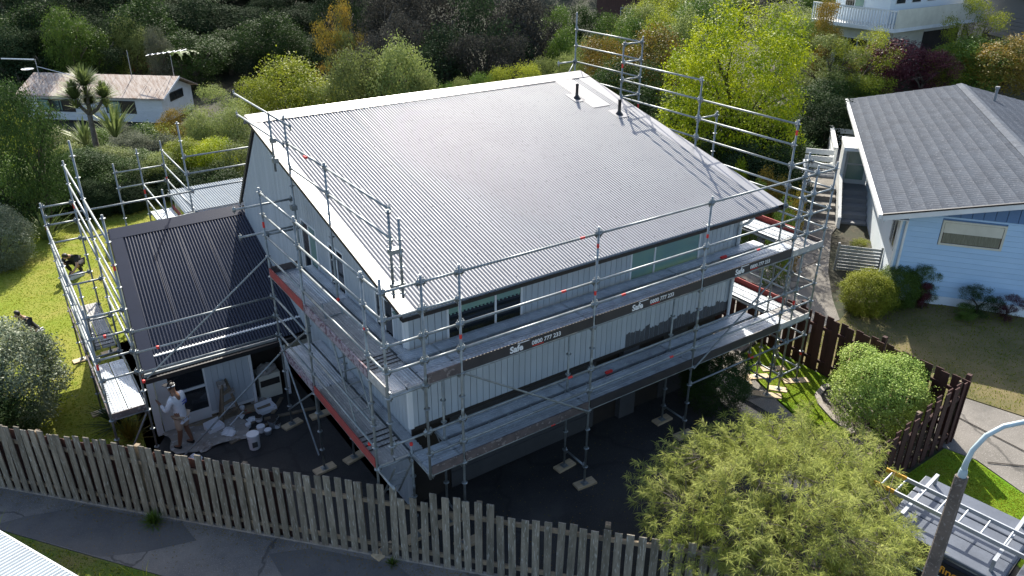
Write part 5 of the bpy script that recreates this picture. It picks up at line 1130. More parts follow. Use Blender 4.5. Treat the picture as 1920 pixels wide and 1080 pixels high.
def bucket(px, py, r, h, label, lid=True, mt='plastic'):
    p = on(px, py); b_ = thing('bucket', label, 'bucket', p)
    ob('pail', MB().lathe([(r * .86, 0), (r, h * .9), (r * 1.03, h * .9), (r * 1.03, h), (r * .95, h), (r * .8, .02)], 18, p), M[mt], b_, smooth=False)
    ob('lid', MB().lathe([(r * 1.0, h - .03), (r * 1.0, h + .006), (r * .9, h + .012)], 18, p), M['plastic' if lid else 'dark'], b_)
    ob('label_print', MB().b(p.x - r * .55, p.x + r * .3, p.y - r * 1.02, p.y - r * .93, p.z + h * .25, p.z + h * .6), M['undercoat'], b_) if h > .3 else None
    a = [p + Vector((math.cos(t_) * r * 1.08, 0.0, h * .85 - math.sin(t_) * r * .9)) for t_ in [math.pi * k / 8 for k in range(9)]]; ob('handle', MB().path([q + Vector((0, -r * .35, 0)) for q in a], .005, 5), M['galv'], b_)
bucket(478, 838, .145, .40, 'large white lidded paint bucket on the dark driveway'); bucket(490, 808, .10, .16, 'small white paint tin behind the large bucket', True); bucket(512, 800, .10, .20, 'small grey paint tin near the plank pile', False, 'alum'); bucket(503, 812, .09, .12, 'squat grey paint tin among the smaller tins', True, 'alum'); bucket(486, 788, .09, .13, 'small white paint pot beside the stepladder', False)
def openbox(px, py, label, s=.42, rot=.3, z=0):
    p = on(px, py) + Vector((0, 0, z)); T = Matrix.Translation(p) @ Matrix.Rotation(rot, 4, 'Z'); o = thing('paint_box', label, 'box', p)
    ob('base', MB().b(-s / 2, s / 2, -s * .32, s * .32, 0, .02, T), M['plastic'], o); ob('back', MB().b(-s / 2, s / 2, s * .32, s * .35, 0, .20, T), M['plastic'], o)
    ob('front', MB().b(-s / 2, s / 2, -s * .35, -s * .32, 0, .10, T), M['plastic'], o)
    for x in (-s / 2, s / 2 - .015): ob('end', MB().b(x, x + .015, -s * .32, s * .32, .02, .12, T), M['plastic'], o)
openbox(403, 806, 'open white box lying on the drop cloth', .40, .25, .05); openbox(499, 768, 'open white box beside the doorway of the wing', .46, .1)
sl_ = thing('stepladder', 'wooden stepladder with rags hung over it against the white boards', 'stepladder', on(430, 780))
s0 = on(418, 795); s1 = on(452, 778)
for k, (a, tp) in enumerate(((s0, .0), (s1, .25))):
    ob('leg', MB().bar(a, Vector(((s0.x + s1.x) / 2 - .06 + tp * .5, a.y + .15, 1.05)), .03, .06), M['rail'], sl_)
    ob('leg', MB().bar(a + Vector((.06, .45, 0)), Vector(((s0.x + s1.x) / 2 - .06 + tp * .5, a.y + .22, 1.05)), .03, .06), M['rail'], sl_)
for k in range(3): z = .25 + k * .27; ob('tread', MB().bar(s0.lerp(Vector(((s0.x + s1.x) / 2 - .05, s0.y + .15, 1.05)), z / 1.05), s1.lerp(Vector(((s0.x + s1.x) / 2 + .06, s1.y + .15, 1.05)), z / 1.05), .1, .025), M['rail'], sl_)
mid = (s0 + s1) / 2; ob('rag', MB().b(mid.x - .16, mid.x + .02, mid.y + .08, mid.y + .26, .95, 1.07), M['cloth'], sl_); ob('rag', MB().b(mid.x + .05, mid.x + .2, mid.y + .1, mid.y + .24, .72, .78), M['cloth'], sl_)
dk = ob('plank_step', MB().b(-3.0, -.9, 6.95, 7.24, .03, .09), M['rail'], None); tag(dk, 'low timber step board along the foot of the wing wall', 'step')
ap = Vector((-.72, 7.55, .03)); ws = thing('tool_chest', 'white cabinet piled with sheets inside the dark doorway of the wing', 'cabinet', ap)
ob('cabinet', MB().b(ap.x - .28, ap.x + .28, ap.y - .2, ap.y + .25, .03, .72), M['cream'], ws); ob('drawer', MB().b(ap.x - .25, ap.x + .25, ap.y - .215, ap.y - .2, .4, .58), M['dark'], ws)
SHEET_PILE = 0
pw = on(366, 862)
def lump(c, r, h, seed):
    q = random.Random(seed); mb = MB(); mb.lathe([(.05 * r, 0), (.9 * r, .02), (r, h * .3), (.8 * r, h * .6), (.45 * r, h * .85), (.08 * r, h)], 11)
    mb.v = [(c.x + x * q.uniform(.55, 1.3), c.y + y * q.uniform(.55, 1.3), c.z + max(.003, z * q.uniform(.6, 1.25))) for x, y, z in mb.v]; return mb
bag = ob('plastic_bag', lump(pw, .16, .16, 4), M['plastic'], None); tag(bag, 'white plastic bag slumped behind the paling fence', 'bag')

for i, (px, py) in enumerate(((447, 782), (462, 772), (472, 788), (440, 790))):
    p = on(px, py); o = ob('rag', lump(p, .14, .07, 60 + i), M[('plastic', 'redboard', 'plastic', 'cloth')[i]], None); tag(o, ('crumpled white rag by the stepladder foot', 'dark red rag among the white rags', 'white rag nearest the paint tins', 'pale cloth scrap between ladder and step board')[i], 'rag')

ob('sheet_pile', lump(Vector((ap.x, ap.y, .725)), .27, .2, 9), M['cloth'], ws)

q0 = on(432, 800); q1 = on(452, 782); tag(ob('roller_pole', MB().tube(q0 + Vector((0, 0, .06)), q1 + Vector((.1, .1, .1)), .016, 8), M['plastic'], None), 'white roller pole lying on the cloth by the stepladder', 'pole')
for i, (px, py, r, h, lb) in enumerate(((466, 800, .07, .10, 'small white tub at the edge of the cloth'), (520, 800, .08, .12, 'small white tub near the scaffold foot'), (455, 770, .06, .14, 'narrow white pot under the stepladder'), (515, 785, .10, .07, 'shallow white tray tub by the open box'))): bucket(px, py, r, h, lb, i % 2 == 0)
for i, (px, py, ln_, rt, lb) in enumerate(((470, 812, 1.1, .25, 'loose timber offcut beside the paint tins'), (455, 806, .8, .5, 'short timber offcut at the cloth edge'), (545, 775, 1.3, -.2, 'long timber offcut under the gable scaffold'), (520, 760, .7, .9, 'timber offcut lying against the doorway'))):
    q = on(px, py); tag(ob('offcut', MB().b(-ln_ / 2, ln_ / 2, -.05, .05, .0, .035), M['rail'], None, Matrix.Translation(q) @ Matrix.Rotation(rt, 4, 'Z')), lb, 'offcut')
for i, (px, py, lb) in enumerate(((500, 740, 'crumpled sheet on the floor inside the doorway'), (488, 752, 'pale sheet bundle against the door frame'), (385, 838, 'bunched corner of the drop cloth'), (430, 812, 'folded rag on the cloth'))): tag(ob('sheet_bundle', lump(on(px, py), .2, .12, 80 + i), M[('plastic', 'cloth', 'cloth', 'plastic')[i]], None), lb, 'sheet')

# ------------------------------------------------------------------ vegetation
def leaves(r, cen, nrm_, size, asp=.5, jit=.8, lo=.6, hi=1.3):
    """rhombic leaf quads at cen, facing roughly nrm_"""
    n = len(cen); nv = nrm_ + r.normal(0, jit, (n, 3)); nv /= np.linalg.norm(nv, axis=1)[:, None] + 1e-9
    a = np.cross(nv, r.normal(0, 1, (n, 3))); a /= np.linalg.norm(a, axis=1)[:, None] + 1e-9; b_ = np.cross(nv, a)
    s = (size * (lo + (hi - lo) * r.random(n)))[:, None]
    v = np.stack([cen - a * s, cen + b_ * s * asp, cen + a * s, cen - b_ * s * asp], 1).reshape(-1, 3)
    return v
def crown_mesh(name, seed, lobes, n, size, per=16, sig=.045, shell=(.72, 1.04), asp=.55, jit=.7, low=.0):
    r = np.random.default_rng(seed); lb = np.array(lobes); wgt = (lb[:, 3] * lb[:, 4] * lb[:, 5]) ** .66; wgt /= wgt.sum()
    nc = max(1, n // per); idx = r.choice(len(lb), nc * 2, p=wgt); d = r.normal(0, 1, (nc * 2, 3)); d /= np.linalg.norm(d, axis=1)[:, None]
    d[:, 2] = np.where(r.random(nc * 2) < .35, np.abs(d[:, 2]), d[:, 2])
    rad = shell[0] + (shell[1] - shell[0]) * r.random(nc * 2)
    rad = np.where(r.random(nc * 2) < .07, rad + .22 * r.random(nc * 2), rad)
    c = lb[idx, :3] + d * lb[idx, 3:6] * rad[:, None]
    # drop clumps buried deep inside another lobe
    deep = np.zeros(len(c), bool)
    for L in lb: deep |= (((c - L[:3]) / L[3:6]) ** 2).sum(1) < .5
    keep = np.where(~deep)[0][:nc]; c = c[keep]; d = d[keep]
    cen = np.repeat(c, per, 0) + r.normal(0, sig, (len(c) * per, 3)) * [1, 1, .8]
    nr_ = np.repeat(d, per, 0) * .8 + [0, 0, .45]
    if low: cen = cen[cen[:, 2] > low]; nr_ = nr_[:len(cen)]
    cen[:, 2] /= np.percentile(cen[:, 2], 98.5); cen[:, :2] *= .5 / np.percentile(np.hypot(cen[:, 0], cen[:, 1]), 97)
    v = leaves(r, cen, nr_, size, asp, jit)
    return npmesh(name, v, np.arange(len(v)).reshape(-1, 4))
def rand_lobes(seed, n, r0=.16, r1=.27, zc=.6, zr=.36, flat=1.0, wide=.36):
    r = random.Random(seed); L = []
    for i in range(n):
        a = r.uniform(0, 6.283); u = r.random() ** .5; z = zc + zr * r.uniform(-1, 1); k = math.sqrt(max(.08, 1 - ((z - zc) / (zr * 1.25)) ** 2))
        q = r.uniform(r0, r1); L.append((math.cos(a) * u * wide * k, math.sin(a) * u * wide * k, z, q, q, q * flat))
    return L
CR = {}
CR['broad1'] = crown_mesh('crown', 1, rand_lobes(1, 16), 17000, .0125)
CR['broad2'] = crown_mesh('crown', 2, rand_lobes(2, 20, .13, .23), 17000, .012)
CR['broad3'] = crown_mesh('crown', 3, rand_lobes(3, 13, .18, .30, .58, .34), 16000, .013)
CR['airy1'] = crown_mesh('crown', 4, rand_lobes(4, 30, .08, .15, .58, .38, .8, .42), 17000, .0098, 20, .032)
CR['airy2'] = crown_mesh('crown', 5, rand_lobes(5, 34, .07, .14, .56, .40, .8, .42), 17000, .0098, 20, .032)
fl_ = []
r_ = random.Random(8)
for i in range(34):
    a = r_.uniform(0, 6.283); u = r_.random() ** .5 * .40; top_ = .97 - (u / .42) ** 2 * .36 + r_.uniform(-.05, .03); hh = r_.uniform(.10, .17)
    for k in range(3): fl_.append((math.cos(a) * u, math.sin(a) * u, top_ - hh - k * .2, .085 + .012 * k, .085 + .012 * k, hh))
CR['flame'] = crown_mesh('crown', 6, fl_, 44000, .0082, 18, .02, jit=.8)
CR['bush'] = crown_mesh('crown', 7, [(0, 0, .48, .46, .46, .5)] + [(math.cos(a) * q, math.sin(a) * q, z, .15, .15, .15) for a, q, z in [(i * 2.4, .36 * math.sin(math.pi * (.12 + .8 * i / 26)), .08 + .84 * i / 26) for i in range(26)]], 42000, .0115, 12, .03, (.88, 1.03))
CR['clipped'] = crown_mesh('crown', 8, [(0, 0, .45, .46, .46, .47)] + [(math.cos(i * 2.4) * .30 * (.4 + .6 * ((i * 7) % 5) / 4), math.sin(i * 2.4) * .30 * (.4 + .6 * ((i * 7) % 5) / 4), .34 + .42 * ((i * 5) % 11) / 10, .19, .19, .18) for i in range(22)], 36000, .0105, 10, .022, (.9, 1.03))
CR['scrub'] = crown_mesh('crown', 12, rand_lobes(12, 14, .14, .24, .42, .34, 1.1, .36), 9000, .018, 14, .045)
def trunk_mesh(seed, n=5, thick=.035):
    r = random.Random(seed); mb = MB(); top_ = .42
    mb.path([(0, 0, -.03), (.01, .0, .12), (-.01, .015, .28), (0, 0, top_)], [thick * 1.3, thick, thick * .85, thick * .65], 8)
    for i in range(n):
        a = 6.283 * i / n + r.uniform(-.4, .4); z0 = r.uniform(.18, .42); q = r.uniform(.2, .36); e = (math.cos(a) * q, math.sin(a) * q, z0 + r.uniform(.2, .42))
        m_ = (e[0] * .45, e[1] * .45, z0 + (e[2] - z0) * .62); mb.path([(0, 0, z0), m_, e], [thick * .55, thick * .4, thick * .15], 6)
        for k in range(2):
            b_ = a + r.uniform(-.9, .9); mb.path([m_, (m_[0] + math.cos(b_) * .12, m_[1] + math.sin(b_) * .12, m_[2] + r.uniform(.1, .2))], [thick * .25, thick * .08], 5)
    return mb.mesh('trunk')
TRK = [trunk_mesh(i) for i in range(4)]
LABEL_N = {}
def plant(name, label, cat, x, y, w_, h, shape, leaf, group=None, rot=None, bark='bark', z=None, depth=None):
    g = hgt(x, y) - .03 if z is None else z
    t_ = thing(name, label, cat, (x, y, g), 0, group); t_.scale = (w_, depth or w_, h); t_.rotation_euler = (0, 0, rng.uniform(0, 6.28) if rot is None else rot)
    ob('trunk', TRK[rng.randrange(4)], M[bark], t_, local=True, smooth=True); ob('crown', CR[shape], LF[leaf], t_, local=True); return t_
def seen(name, label, cat, px, top, wpx, D, shape, leaf, group=None, hmin=1.2, bark='bark', wmul=1.0):
    p = at(px, top, D); g = hgt(p.x, p.y); h = max(hmin, p.z - g); d3 = (p - CAMPOS).length
    return plant(name, label, cat, p.x, p.y, wpx * d3 / FPX * wmul, h, shape, leaf, group, bark=bark)
B3 = ['broad1', 'broad2', 'broad3']
# bush on the far bank
lab = 'dark evergreen tree in the dense bush on the far bank'
for row, (D, tops, step, w_) in enumerate(((142, (-150, -95), 66, 170), (128, (-95, -50), 62, 150), (112, (-50, 10), 56, 140), (99, (0, 55), 54, 125), (91, (50, 95), 60, 105))):
    px = -60 + row * 17
    while px < (1560 if row == 0 else 660):
        if not (row == 4 and (200 < px < 330)): seen('bush_tree', lab, 'tree', px + rng.uniform(-14, 14), rng.uniform(*tops) - 12, w_ * rng.uniform(.8, 1.2), D + rng.uniform(-5, 5), rng.choice(B3 + ['airy1']), 'bank' if rng.random() < .8 else 'dark', 'dark trees on the far bank', bark='barkpale')
        px += step
for px, top, w_, lf in ((165, 60, 90, 'mid'), (240, 40, 80, 'olive'), (290, 55, 46, 'flower'), (118, 20, 80, 'mid'), (505, 30, 120, 'dark'), (560, 60, 100, 'bank')):
    seen('bank_tree', {'mid': 'fresher green tree catching light on the far bank', 'olive': 'grey green tree with sunlit edge on the far bank', 'flower': 'slender tree with white flower heads on the far bank', 'dark': 'glossy dark tree at the foot of the far bank', 'bank': 'dull green tree at the right foot of the far bank'}[lf], 'tree', px, top, w_, 89 + rng.uniform(-3, 3), rng.choice(B3), lf, 'lighter trees on the far bank')
# grey-brown trees in the middle
for i, (px, top, w_, D) in enumerate(((640, -30, 150, 78), (700, -45, 170, 66), (770, -50, 180, 70), (840, -60, 190, 64), (905, -30, 170, 60), (965, -15, 150, 62), (1010, 10, 120, 68), (740, 40, 150, 58), (820, 60, 170, 56), (900, 70, 150, 54), (960, 70, 130, 55), (700, 70, 120, 56))):
    seen('tall_tree', 'grey brown feathery tree in the dark grove behind the ridge', 'tree', px, top, w_, D, ('airy1', 'airy2', 'broad2')[i % 3], 'kanuka' if i % 4 else 'bank', 'grey brown grove behind the ridge', bark='barkpale')
for px, top, w_, lf in ((628, 10, 90, 'orange'), (650, 60, 80, 'olive')): seen('bush_tree', 'orange tinted tree left of the dark grove' if lf == 'orange' else 'pale olive tree below the orange tinted tree', 'tree', px, top, w_, 62, 'airy2', lf)
# light green trees right behind the ridge
for px, top, w_, D, sh, lf, lb in ((470, 150, 120, 47, 'airy1', 'yellow', 'yellow green tree behind the left end of the ridge'), (545, 118, 190, 48, 'broad2', 'yellow', 'broad yellow green tree behind the ridge beside the rusty roofed house'), (610, 160, 110, 46, 'airy2', 'olive', 'olive green tree between the yellow green and pale green trees'),
                                  (672, 100, 120, 46, 'broad1', 'olive', 'pale olive tree with rounded top against the dark grove'), (742, 84, 150, 45, 'broad3', 'olive', 'tallest pale green tree against the dark grove'), (800, 145, 90, 44, 'airy1', 'olive', 'low pale green tree at the right of the pale pair'),
                                  (405, 165, 110, 44, 'airy2', 'olive', 'greyish olive tree beside the white gable end'), (370, 215, 80, 41, 'broad2', 'olive', 'short greyish tree below the white gable end'), (332, 205, 70, 45, 'airy1', 'orange', 'yellow leaved shrub at the corner of the white house'), (425, 205, 90, 40, 'broad1', 'olive', 'rounded olive shrub against the gable of the main house')):
    seen('garden_tree', lb, 'tree', px, top, w_, D, sh, lf)
for px, top, w_, D, lf in ((868, 150, 60, 42, 'olive'), (905, 140, 70, 43, 'mid'), (945, 128, 80, 44, 'yellow'), (985, 122, 80, 43, 'yellow'), (1025, 112, 80, 44, 'olive'), (1065, 105, 80, 42, 'olive'), (840, 158, 60, 41, 'mid')):
    seen('low_tree', 'low ' + {'olive': 'olive', 'mid': 'mid green', 'yellow': 'yellow green'}[lf] + ' tree peeping over the right half of the ridge', 'tree', px, top, w_, D, 'airy1', lf, 'low trees peeping over the ridge')
for px, top, w_, D, lf in ((1040, 15, 80, 75, 'mid'), (1095, 12, 80, 68, 'dark'), (1150, 30, 70, 66, 'mid'), (1060, 55, 80, 60, 'mid'), (1200, 10, 90, 64, 'olive'), (1120, 60, 60, 58, 'dark'), (1250, -10, 110, 66, 'yellow'), (1190, 35, 110, 56, 'mid'), (1240, 25, 110, 52, 'yellow'), (1290, 30, 120, 50, 'olive'), (1330, 0, 130, 56, 'mid'), (1490, 10, 130, 56, 'olive'), (1540, -25, 110, 62, 'mid'), (1100, 85, 80, 52, 'olive'), (1160, 70, 80, 54, 'mid'), (1310, -20, 130, 70, 'olive'), (1400, -40, 150, 72, 'olive'), (1480, -30, 130, 66, 'kanuka'), (1150, -20, 90, 100, 'mid'), (1060, -30, 120, 105, 'bank'), (1270, -40, 120, 100, 'bank'), (1000, -40, 120, 110, 'bank'), (940, -50, 120, 115, 'bank'), (860, -60, 140, 120, 'bank'), (760, -60, 140, 118, 'bank'), (690, -60, 140, 115, 'bank')):
    seen('hillside_tree', 'rounded ' + {'mid': 'fresh green', 'dark': 'dark green', 'olive': 'olive', 'yellow': 'yellowish', 'kanuka': 'grey brown', 'bank': 'dull green'}[lf] + ' tree on the hillside behind the right scaffold', 'tree', px, top, w_, D, rng.choice(B3), lf, 'hillside trees behind the right scaffold')
for px, top, w_, D, sh, lf, lb in ((1135, 75, 130, 46, 'airy1', 'orange', 'orange green tree behind the top scaffold bay'), (1215, 60, 160, 42, 'broad2', 'orange', 'bronze leaved tree beside the lime green tree'), (1180, 120, 150, 38, 'broad1', 'dark', 'dark glossy tree below the bronze tree'), (1270, 170, 140, 37, 'broad3', 'dark', 'dark tree at the foot of the lime green tree'),
                                  (1405, 24, 280, 34, 'flame', 'lime', 'big lime green tree with flame shaped tips'),
                                  (1570, 70, 130, 46, 'airy2', 'olive', 'feathery olive tree right of the lime green tree'), (1500, 30, 110, 52, 'airy1', 'olive', 'olive tree behind the lime green tree'), (1610, 130, 140, 47, 'broad1', 'mid', 'glossy green tree behind the corner of the tiled roof'), (1545, 150, 120, 44, 'broad2', 'dark', 'dark tree between lime tree and tiled roof'),
                                  (1690, 75, 150, 48, 'broad2', 'burg', 'burgundy leaved tree beyond the tiled roof'), (1745, 95, 100, 48, 'airy1', 'burg', 'thin burgundy tree beside the fuller burgundy one'),
                                  (1790, 85, 100, 50, 'broad3', 'yellow', 'yellow green shrub tree above the ridge of the tiled roof'), (1850, 75, 130, 50, 'broad1', 'mid', 'green tree above the ridge vent'), (1905, 70, 130, 50, 'broad2', 'orange', 'olive brown tree at the far corner'), (1845, 0, 90, 52, 'airy2', 'yellow', 'spindly yellow leaved tree in front of the grey house'),
                                  (1560, 5, 70, 49, 'airy1', 'orange', 'thin orange leaved tree before the white balcony'), (1630, 60, 110, 46, 'airy2', 'yellow', 'wispy yellow green tree below the balcony'), (1530, 40, 80, 50, 'airy1', 'mid', 'small green tree at the left end of the balcony')):
    seen('garden_tree', lb, 'tree', px, top, w_, D, sh, lf)
# dark shrubs under the trees behind the right scaffold
for i, (px, top, D) in enumerate([(1130, 150, 37), (1190, 190, 36), (1250, 220, 35), (1310, 235, 34), (1370, 225, 33), (1430, 235, 33), (1485, 245, 36), (1530, 255, 42), (1340, 265, 31), (1410, 270, 31), (1475, 280, 31), (1290, 262, 32), (1535, 245, 46), (1545, 215, 45), (1575, 225, 48), (1500, 215, 42), (1455, 205, 36), (1560, 185, 40), (1390, 200, 36)]):
    seen('shrub', 'dark shaded shrub below the trees behind the right scaffold', 'shrub', px, top, 110, D, 'scrub', 'bank' if i % 2 else 'dark', 'dark shrubs behind the right scaffold')
for px, top, w_, D, lf in ((1395, 303, 40, 30, 'lime'), (1440, 318, 50, 29, 'orange'), (1470, 335, 45, 28, 'orange'), (1420, 345, 50, 27, 'mid'), (1475, 380, 55, 25, 'mid'), (1500, 360, 40, 26, 'orange')):
    seen('shrub', {'lime': 'bright green shrub by the roof corner', 'orange': 'reddish flowering shrub along the far side of the path', 'mid': 'green shrub between roof corner and corner tower'}[lf], 'shrub', px, top, w_, D, 'scrub', lf, 'small shrubs behind the roof corner', .7)
# left garden
plant('garden_tree', 'dense dark glossy tree at the edge of the back lawn', 'tree', *(lambda p: (p.x, p.y))(at(68, 300, 34)), 2.7, 5.6, 'broad1', 'dark')
for px, top, w_, D, lf in ((20, 290, 110, 36, 'mid'), (5, 200, 70, 40, 'yellow'), (150, 285, 120, 37, 'dark'), (200, 280, 120, 38, 'olive'), (205, 300, 110, 36, 'dark'), (255, 285, 90, 38, 'mid'), (250, 262, 90, 41, 'flower'), (290, 290, 80, 37, 'olive'), (110, 330, 90, 36, 'dark'), (60, 360, 90, 35, 'bank'), (340, 265, 90, 38, 'yellow'), (390, 262, 90, 37, 'lime'), (430, 270, 90, 36, 'olive'), (300, 252, 80, 41, 'flower'), (110, 240, 80, 55, 'olive'), (160, 243, 80, 56, 'mid'), (215, 238, 80, 57, 'flower'), (265, 236, 80, 57, 'mid'), (315, 234, 80, 58, 'yellow'), (355, 232, 70, 55, 'olive'), (60, 238, 80, 56, 'dark'), (240, 252, 80, 48, 'flower'), (120, 275, 80, 40, 'olive'), (-10, 340, 90, 36, 'bank'), (170, 340, 80, 35, 'bank'), (235, 345, 80, 35, 'bank'), (320, 330, 90, 36, 'bank'), (380, 320, 90, 35, 'bank'), (430, 320, 80, 34, 'dark')):
    seen('garden_shrub', {'mid': 'green', 'yellow': 'yellow green', 'dark': 'dark glossy', 'olive': 'olive', 'flower': 'white flowering', 'bank': 'shaded dark', 'lime': 'bright lime'}[lf] + ' shrub in the border along the back lawn', 'shrub', px, top, w_, D, rng.choice(['scrub', 'broad1', 'bush']), lf, 'shrubs bordering the back lawn')
p = at(18, 430, 31); plant('bush', 'rounded pale leaved bush on the back lawn edge', 'bush', p.x - .45, p.y, 2.2, 2.2, 'bush', 'silver')
# bushes by the fences
p = gp(44, 800, .0); plant('bush', 'big silvery leaved bush behind the grey paling fence', 'bush', p.x - .25, p.y + .3, 3.0, 2.62, 'bush', 'silver')
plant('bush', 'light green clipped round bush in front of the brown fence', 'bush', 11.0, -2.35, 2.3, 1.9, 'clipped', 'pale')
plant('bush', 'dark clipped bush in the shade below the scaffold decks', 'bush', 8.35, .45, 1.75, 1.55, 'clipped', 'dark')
p = Vector((16.35, 1.25, 0)); plant('bush', 'yellow green bush at the corner of the blue house', 'bush', 15.95, 1.15, 1.7, 1.35, 'bush', 'yellow'); plant('bush', 'darker green bush joined to the yellow green one', 'bush', 16.9, .85, 1.5, 1.25, 'bush', 'mid')
for x, y, w_, h, lf, lb in ((17.5, .35, 1.0, 1.35, 'mid', 'thin rose bush against the blue wall'), (17.25, .1, .6, .9, 'burg', 'small dark rose with a pink flower'), (18.1, -1.1, 1.1, 1.0, 'dark', 'dark twiggy shrub below the blue wall'), (18.55, -1.75, .9, .9, 'burg', 'reddish shrub below the blue wall'), (17.7, -1.0, .9, .45, 'mid', 'low green plant in the shaded bed'), (19.6, 3.9, .9, .5, 'yellow', 'low yellowish plants by the gate')):
    plant('garden_plant', lb, 'plant', x, y, w_, h, 'airy1', lf)
# tufts
def tuft(name, label, x, y, n, L, wd, leaf, seed, spread=.5, z=None, cat='plant'):
    r = np.random.default_rng(seed); a = r.random(n) * 6.283; el = np.clip(r.normal(1.05, spread, n), .15, 1.55); ln = L * (.6 + .5 * r.random(n)); g = hgt(x, y) if z is None else z
    o0 = np.c_[x + np.cos(a) * .03 * L, y + np.sin(a) * .03 * L, np.full(n, g)]; dh = np.c_[np.cos(a), np.sin(a), 0 * a]; sd2 = np.c_[-np.sin(a), np.cos(a), 0 * a] * wd
    m1 = o0 + dh * (np.cos(el) * ln * .5)[:, None] + np.c_[0 * a, 0 * a, np.sin(el) * ln * .55]; e1 = o0 + dh * (np.cos(el) * ln * 1.05)[:, None] + np.c_[0 * a, 0 * a, np.sin(el) * ln * .85]
    v = np.stack([o0 - sd2 * .6, o0 + sd2 * .6, m1 + sd2, m1 - sd2, m1 - sd2, m1 + sd2, e1 + sd2 * .08, e1 - sd2 * .08], 1).reshape(-1, 3)
    return npmesh(name, v, np.arange(n * 8).reshape(-1, 4))
def tuft_ob(name, label, x, y, n, L, wd, leaf, seed, **k): return tag(ob(name, tuft(name, label, x, y, n, L, wd, leaf, seed, **k), LF[leaf]), label, 'plant')
x, y = fl(4.05, -.25); tuft_ob('grass_clump', 'dark green grass clump growing at the foot of the paling fence', x, y, 260, .35, .008, 'mid', 3)
x, y = fl(9.3, -.2); tuft_ob('grass_clump', 'small weed clump at the fence foot further along', x, y, 90, .22, .007, 'mid', 4)
for k_, (t_, n_) in enumerate(((1.1, -1.25), (1.45, -1.5), (4.9, -1.75), (6.3, -2.2))): x, y = fl(t_, n_); tuft_ob('seed_stalk', 'pale tall seeding grass stalk on the verge', x, y, 5, .75, .005, 'yellow', 20 + k_, spread=.15)['group'] = 'seed stalks on the verge'
p = gp(248, 832, .0); tuft_ob('sedge', 'brown arching sedge beside the scaffold foot', p.x, p.y + .15, 150, .8, .012, 'orange', 9); p = gp(232, 815, 0); tuft_ob('sedge', 'dark strappy plant behind the sedge', p.x, p.y + .5, 120, .9, .02, 'dark', 10)
p = at(215, 250, 46); tuft_ob('flax', 'upright green flax below the rusty roofed house', p.x, p.y, 70, 2.3, .05, 'spike', 11, spread=.2, z=p.z - .2)
p = at(160, 265, 47); tuft_ob('flax', 'smaller flax beside the cabbage tree trunk', p.x, p.y, 50, 1.8, .05, 'spike', 12, spread=.25, z=p.z - .2)
p = at(78, 405, 33); tuft_ob('flax', 'shaded strappy plant under the dark glossy tree', p.x, p.y, 60, 1.6, .04, 'spike', 14, spread=.35)
# cabbage tree
cb = at(178, 262, 46); ct = thing('cabbage_tree', 'cabbage tree with three spiky heads before the rusty roof', 'tree', cb)
hd = [at(158, 160, 46), at(140, 185, 46), at(195, 183, 46), at(168, 195, 46.4)]; fk = at(168, 215, 46)
ob('trunk', MB().path([cb - Vector((0, 0, 1.5)), cb, fk], [.16, .14, .12], 8).path([fk, fk.lerp(hd[0], .5) + Vector((.05, 0, .1)), hd[0]], [.11, .09, .08], 7).path([fk, fk.lerp(hd[1], .5) - Vector((0, 0, .1)), hd[1]], [.1, .08, .07], 7).path([fk, fk.lerp(hd[2], .5) - Vector((0, 0, .15)), hd[2]], [.1, .08, .07], 7), M['barkpale'], ct, smooth=True)
for i, h_ in enumerate(hd):
    ob('leaf_head', tuft('leaf_head', '', h_.x, h_.y, 420, (1.25, 1.1, 1.0, .8)[i], .034, 'spike', 30 + i, spread=.75, z=h_.z), LF['spike'], ct)
    ob('leaf_skirt', tuft('leaf_skirt', '', h_.x, h_.y, 60, .8, .03, 'orange', 40 + i, spread=.9, z=h_.z - .5), LF['olive'], ct)
# tree fern on the bank
tf = at(335, 100, 88); fern = thing('tree_fern', 'tree fern with spreading fronds above the rusty roof', 'tree fern', (tf.x, tf.y, hgt(tf.x, tf.y)))
ob('trunk', MB().path([(tf.x, tf.y, hgt(tf.x, tf.y) - .2), tf], [.16, .12], 7), M['bark'], fern)
for i in range(14):
    a = 6.283 * i / 14 + rng.uniform(-.1, .1); d = Vector((math.cos(a), math.sin(a), 0)); s_ = Vector((-d.y, d.x, 0)); mb = MB(); L = rng.uniform(2.1, 2.9)
    vv = []
    for k in range(13):
        t0 = k / 12; c = tf + d * (L * t0) + Vector((0, 0, .55 * math.sin(t0 * 2.6) - .5 * t0 * t0)); w_ = (.42 * math.sin(math.pi * min(1, t0 + .12)) + .05) * (1 if k % 2 else .45)
        vv += [c + s_ * w_ + d * .12 - Vector((0, 0, .06)), c, c - s_ * w_ + d * .12 - Vector((0, 0, .06))]
    mb.add(vv, [(3 * k + q, 3 * k + q + 1, 3 * k + q + 4, 3 * k + q + 3) for k in range(12) for q in (0, 1)])
    ob('frond', mb, LF['mid'], fern)
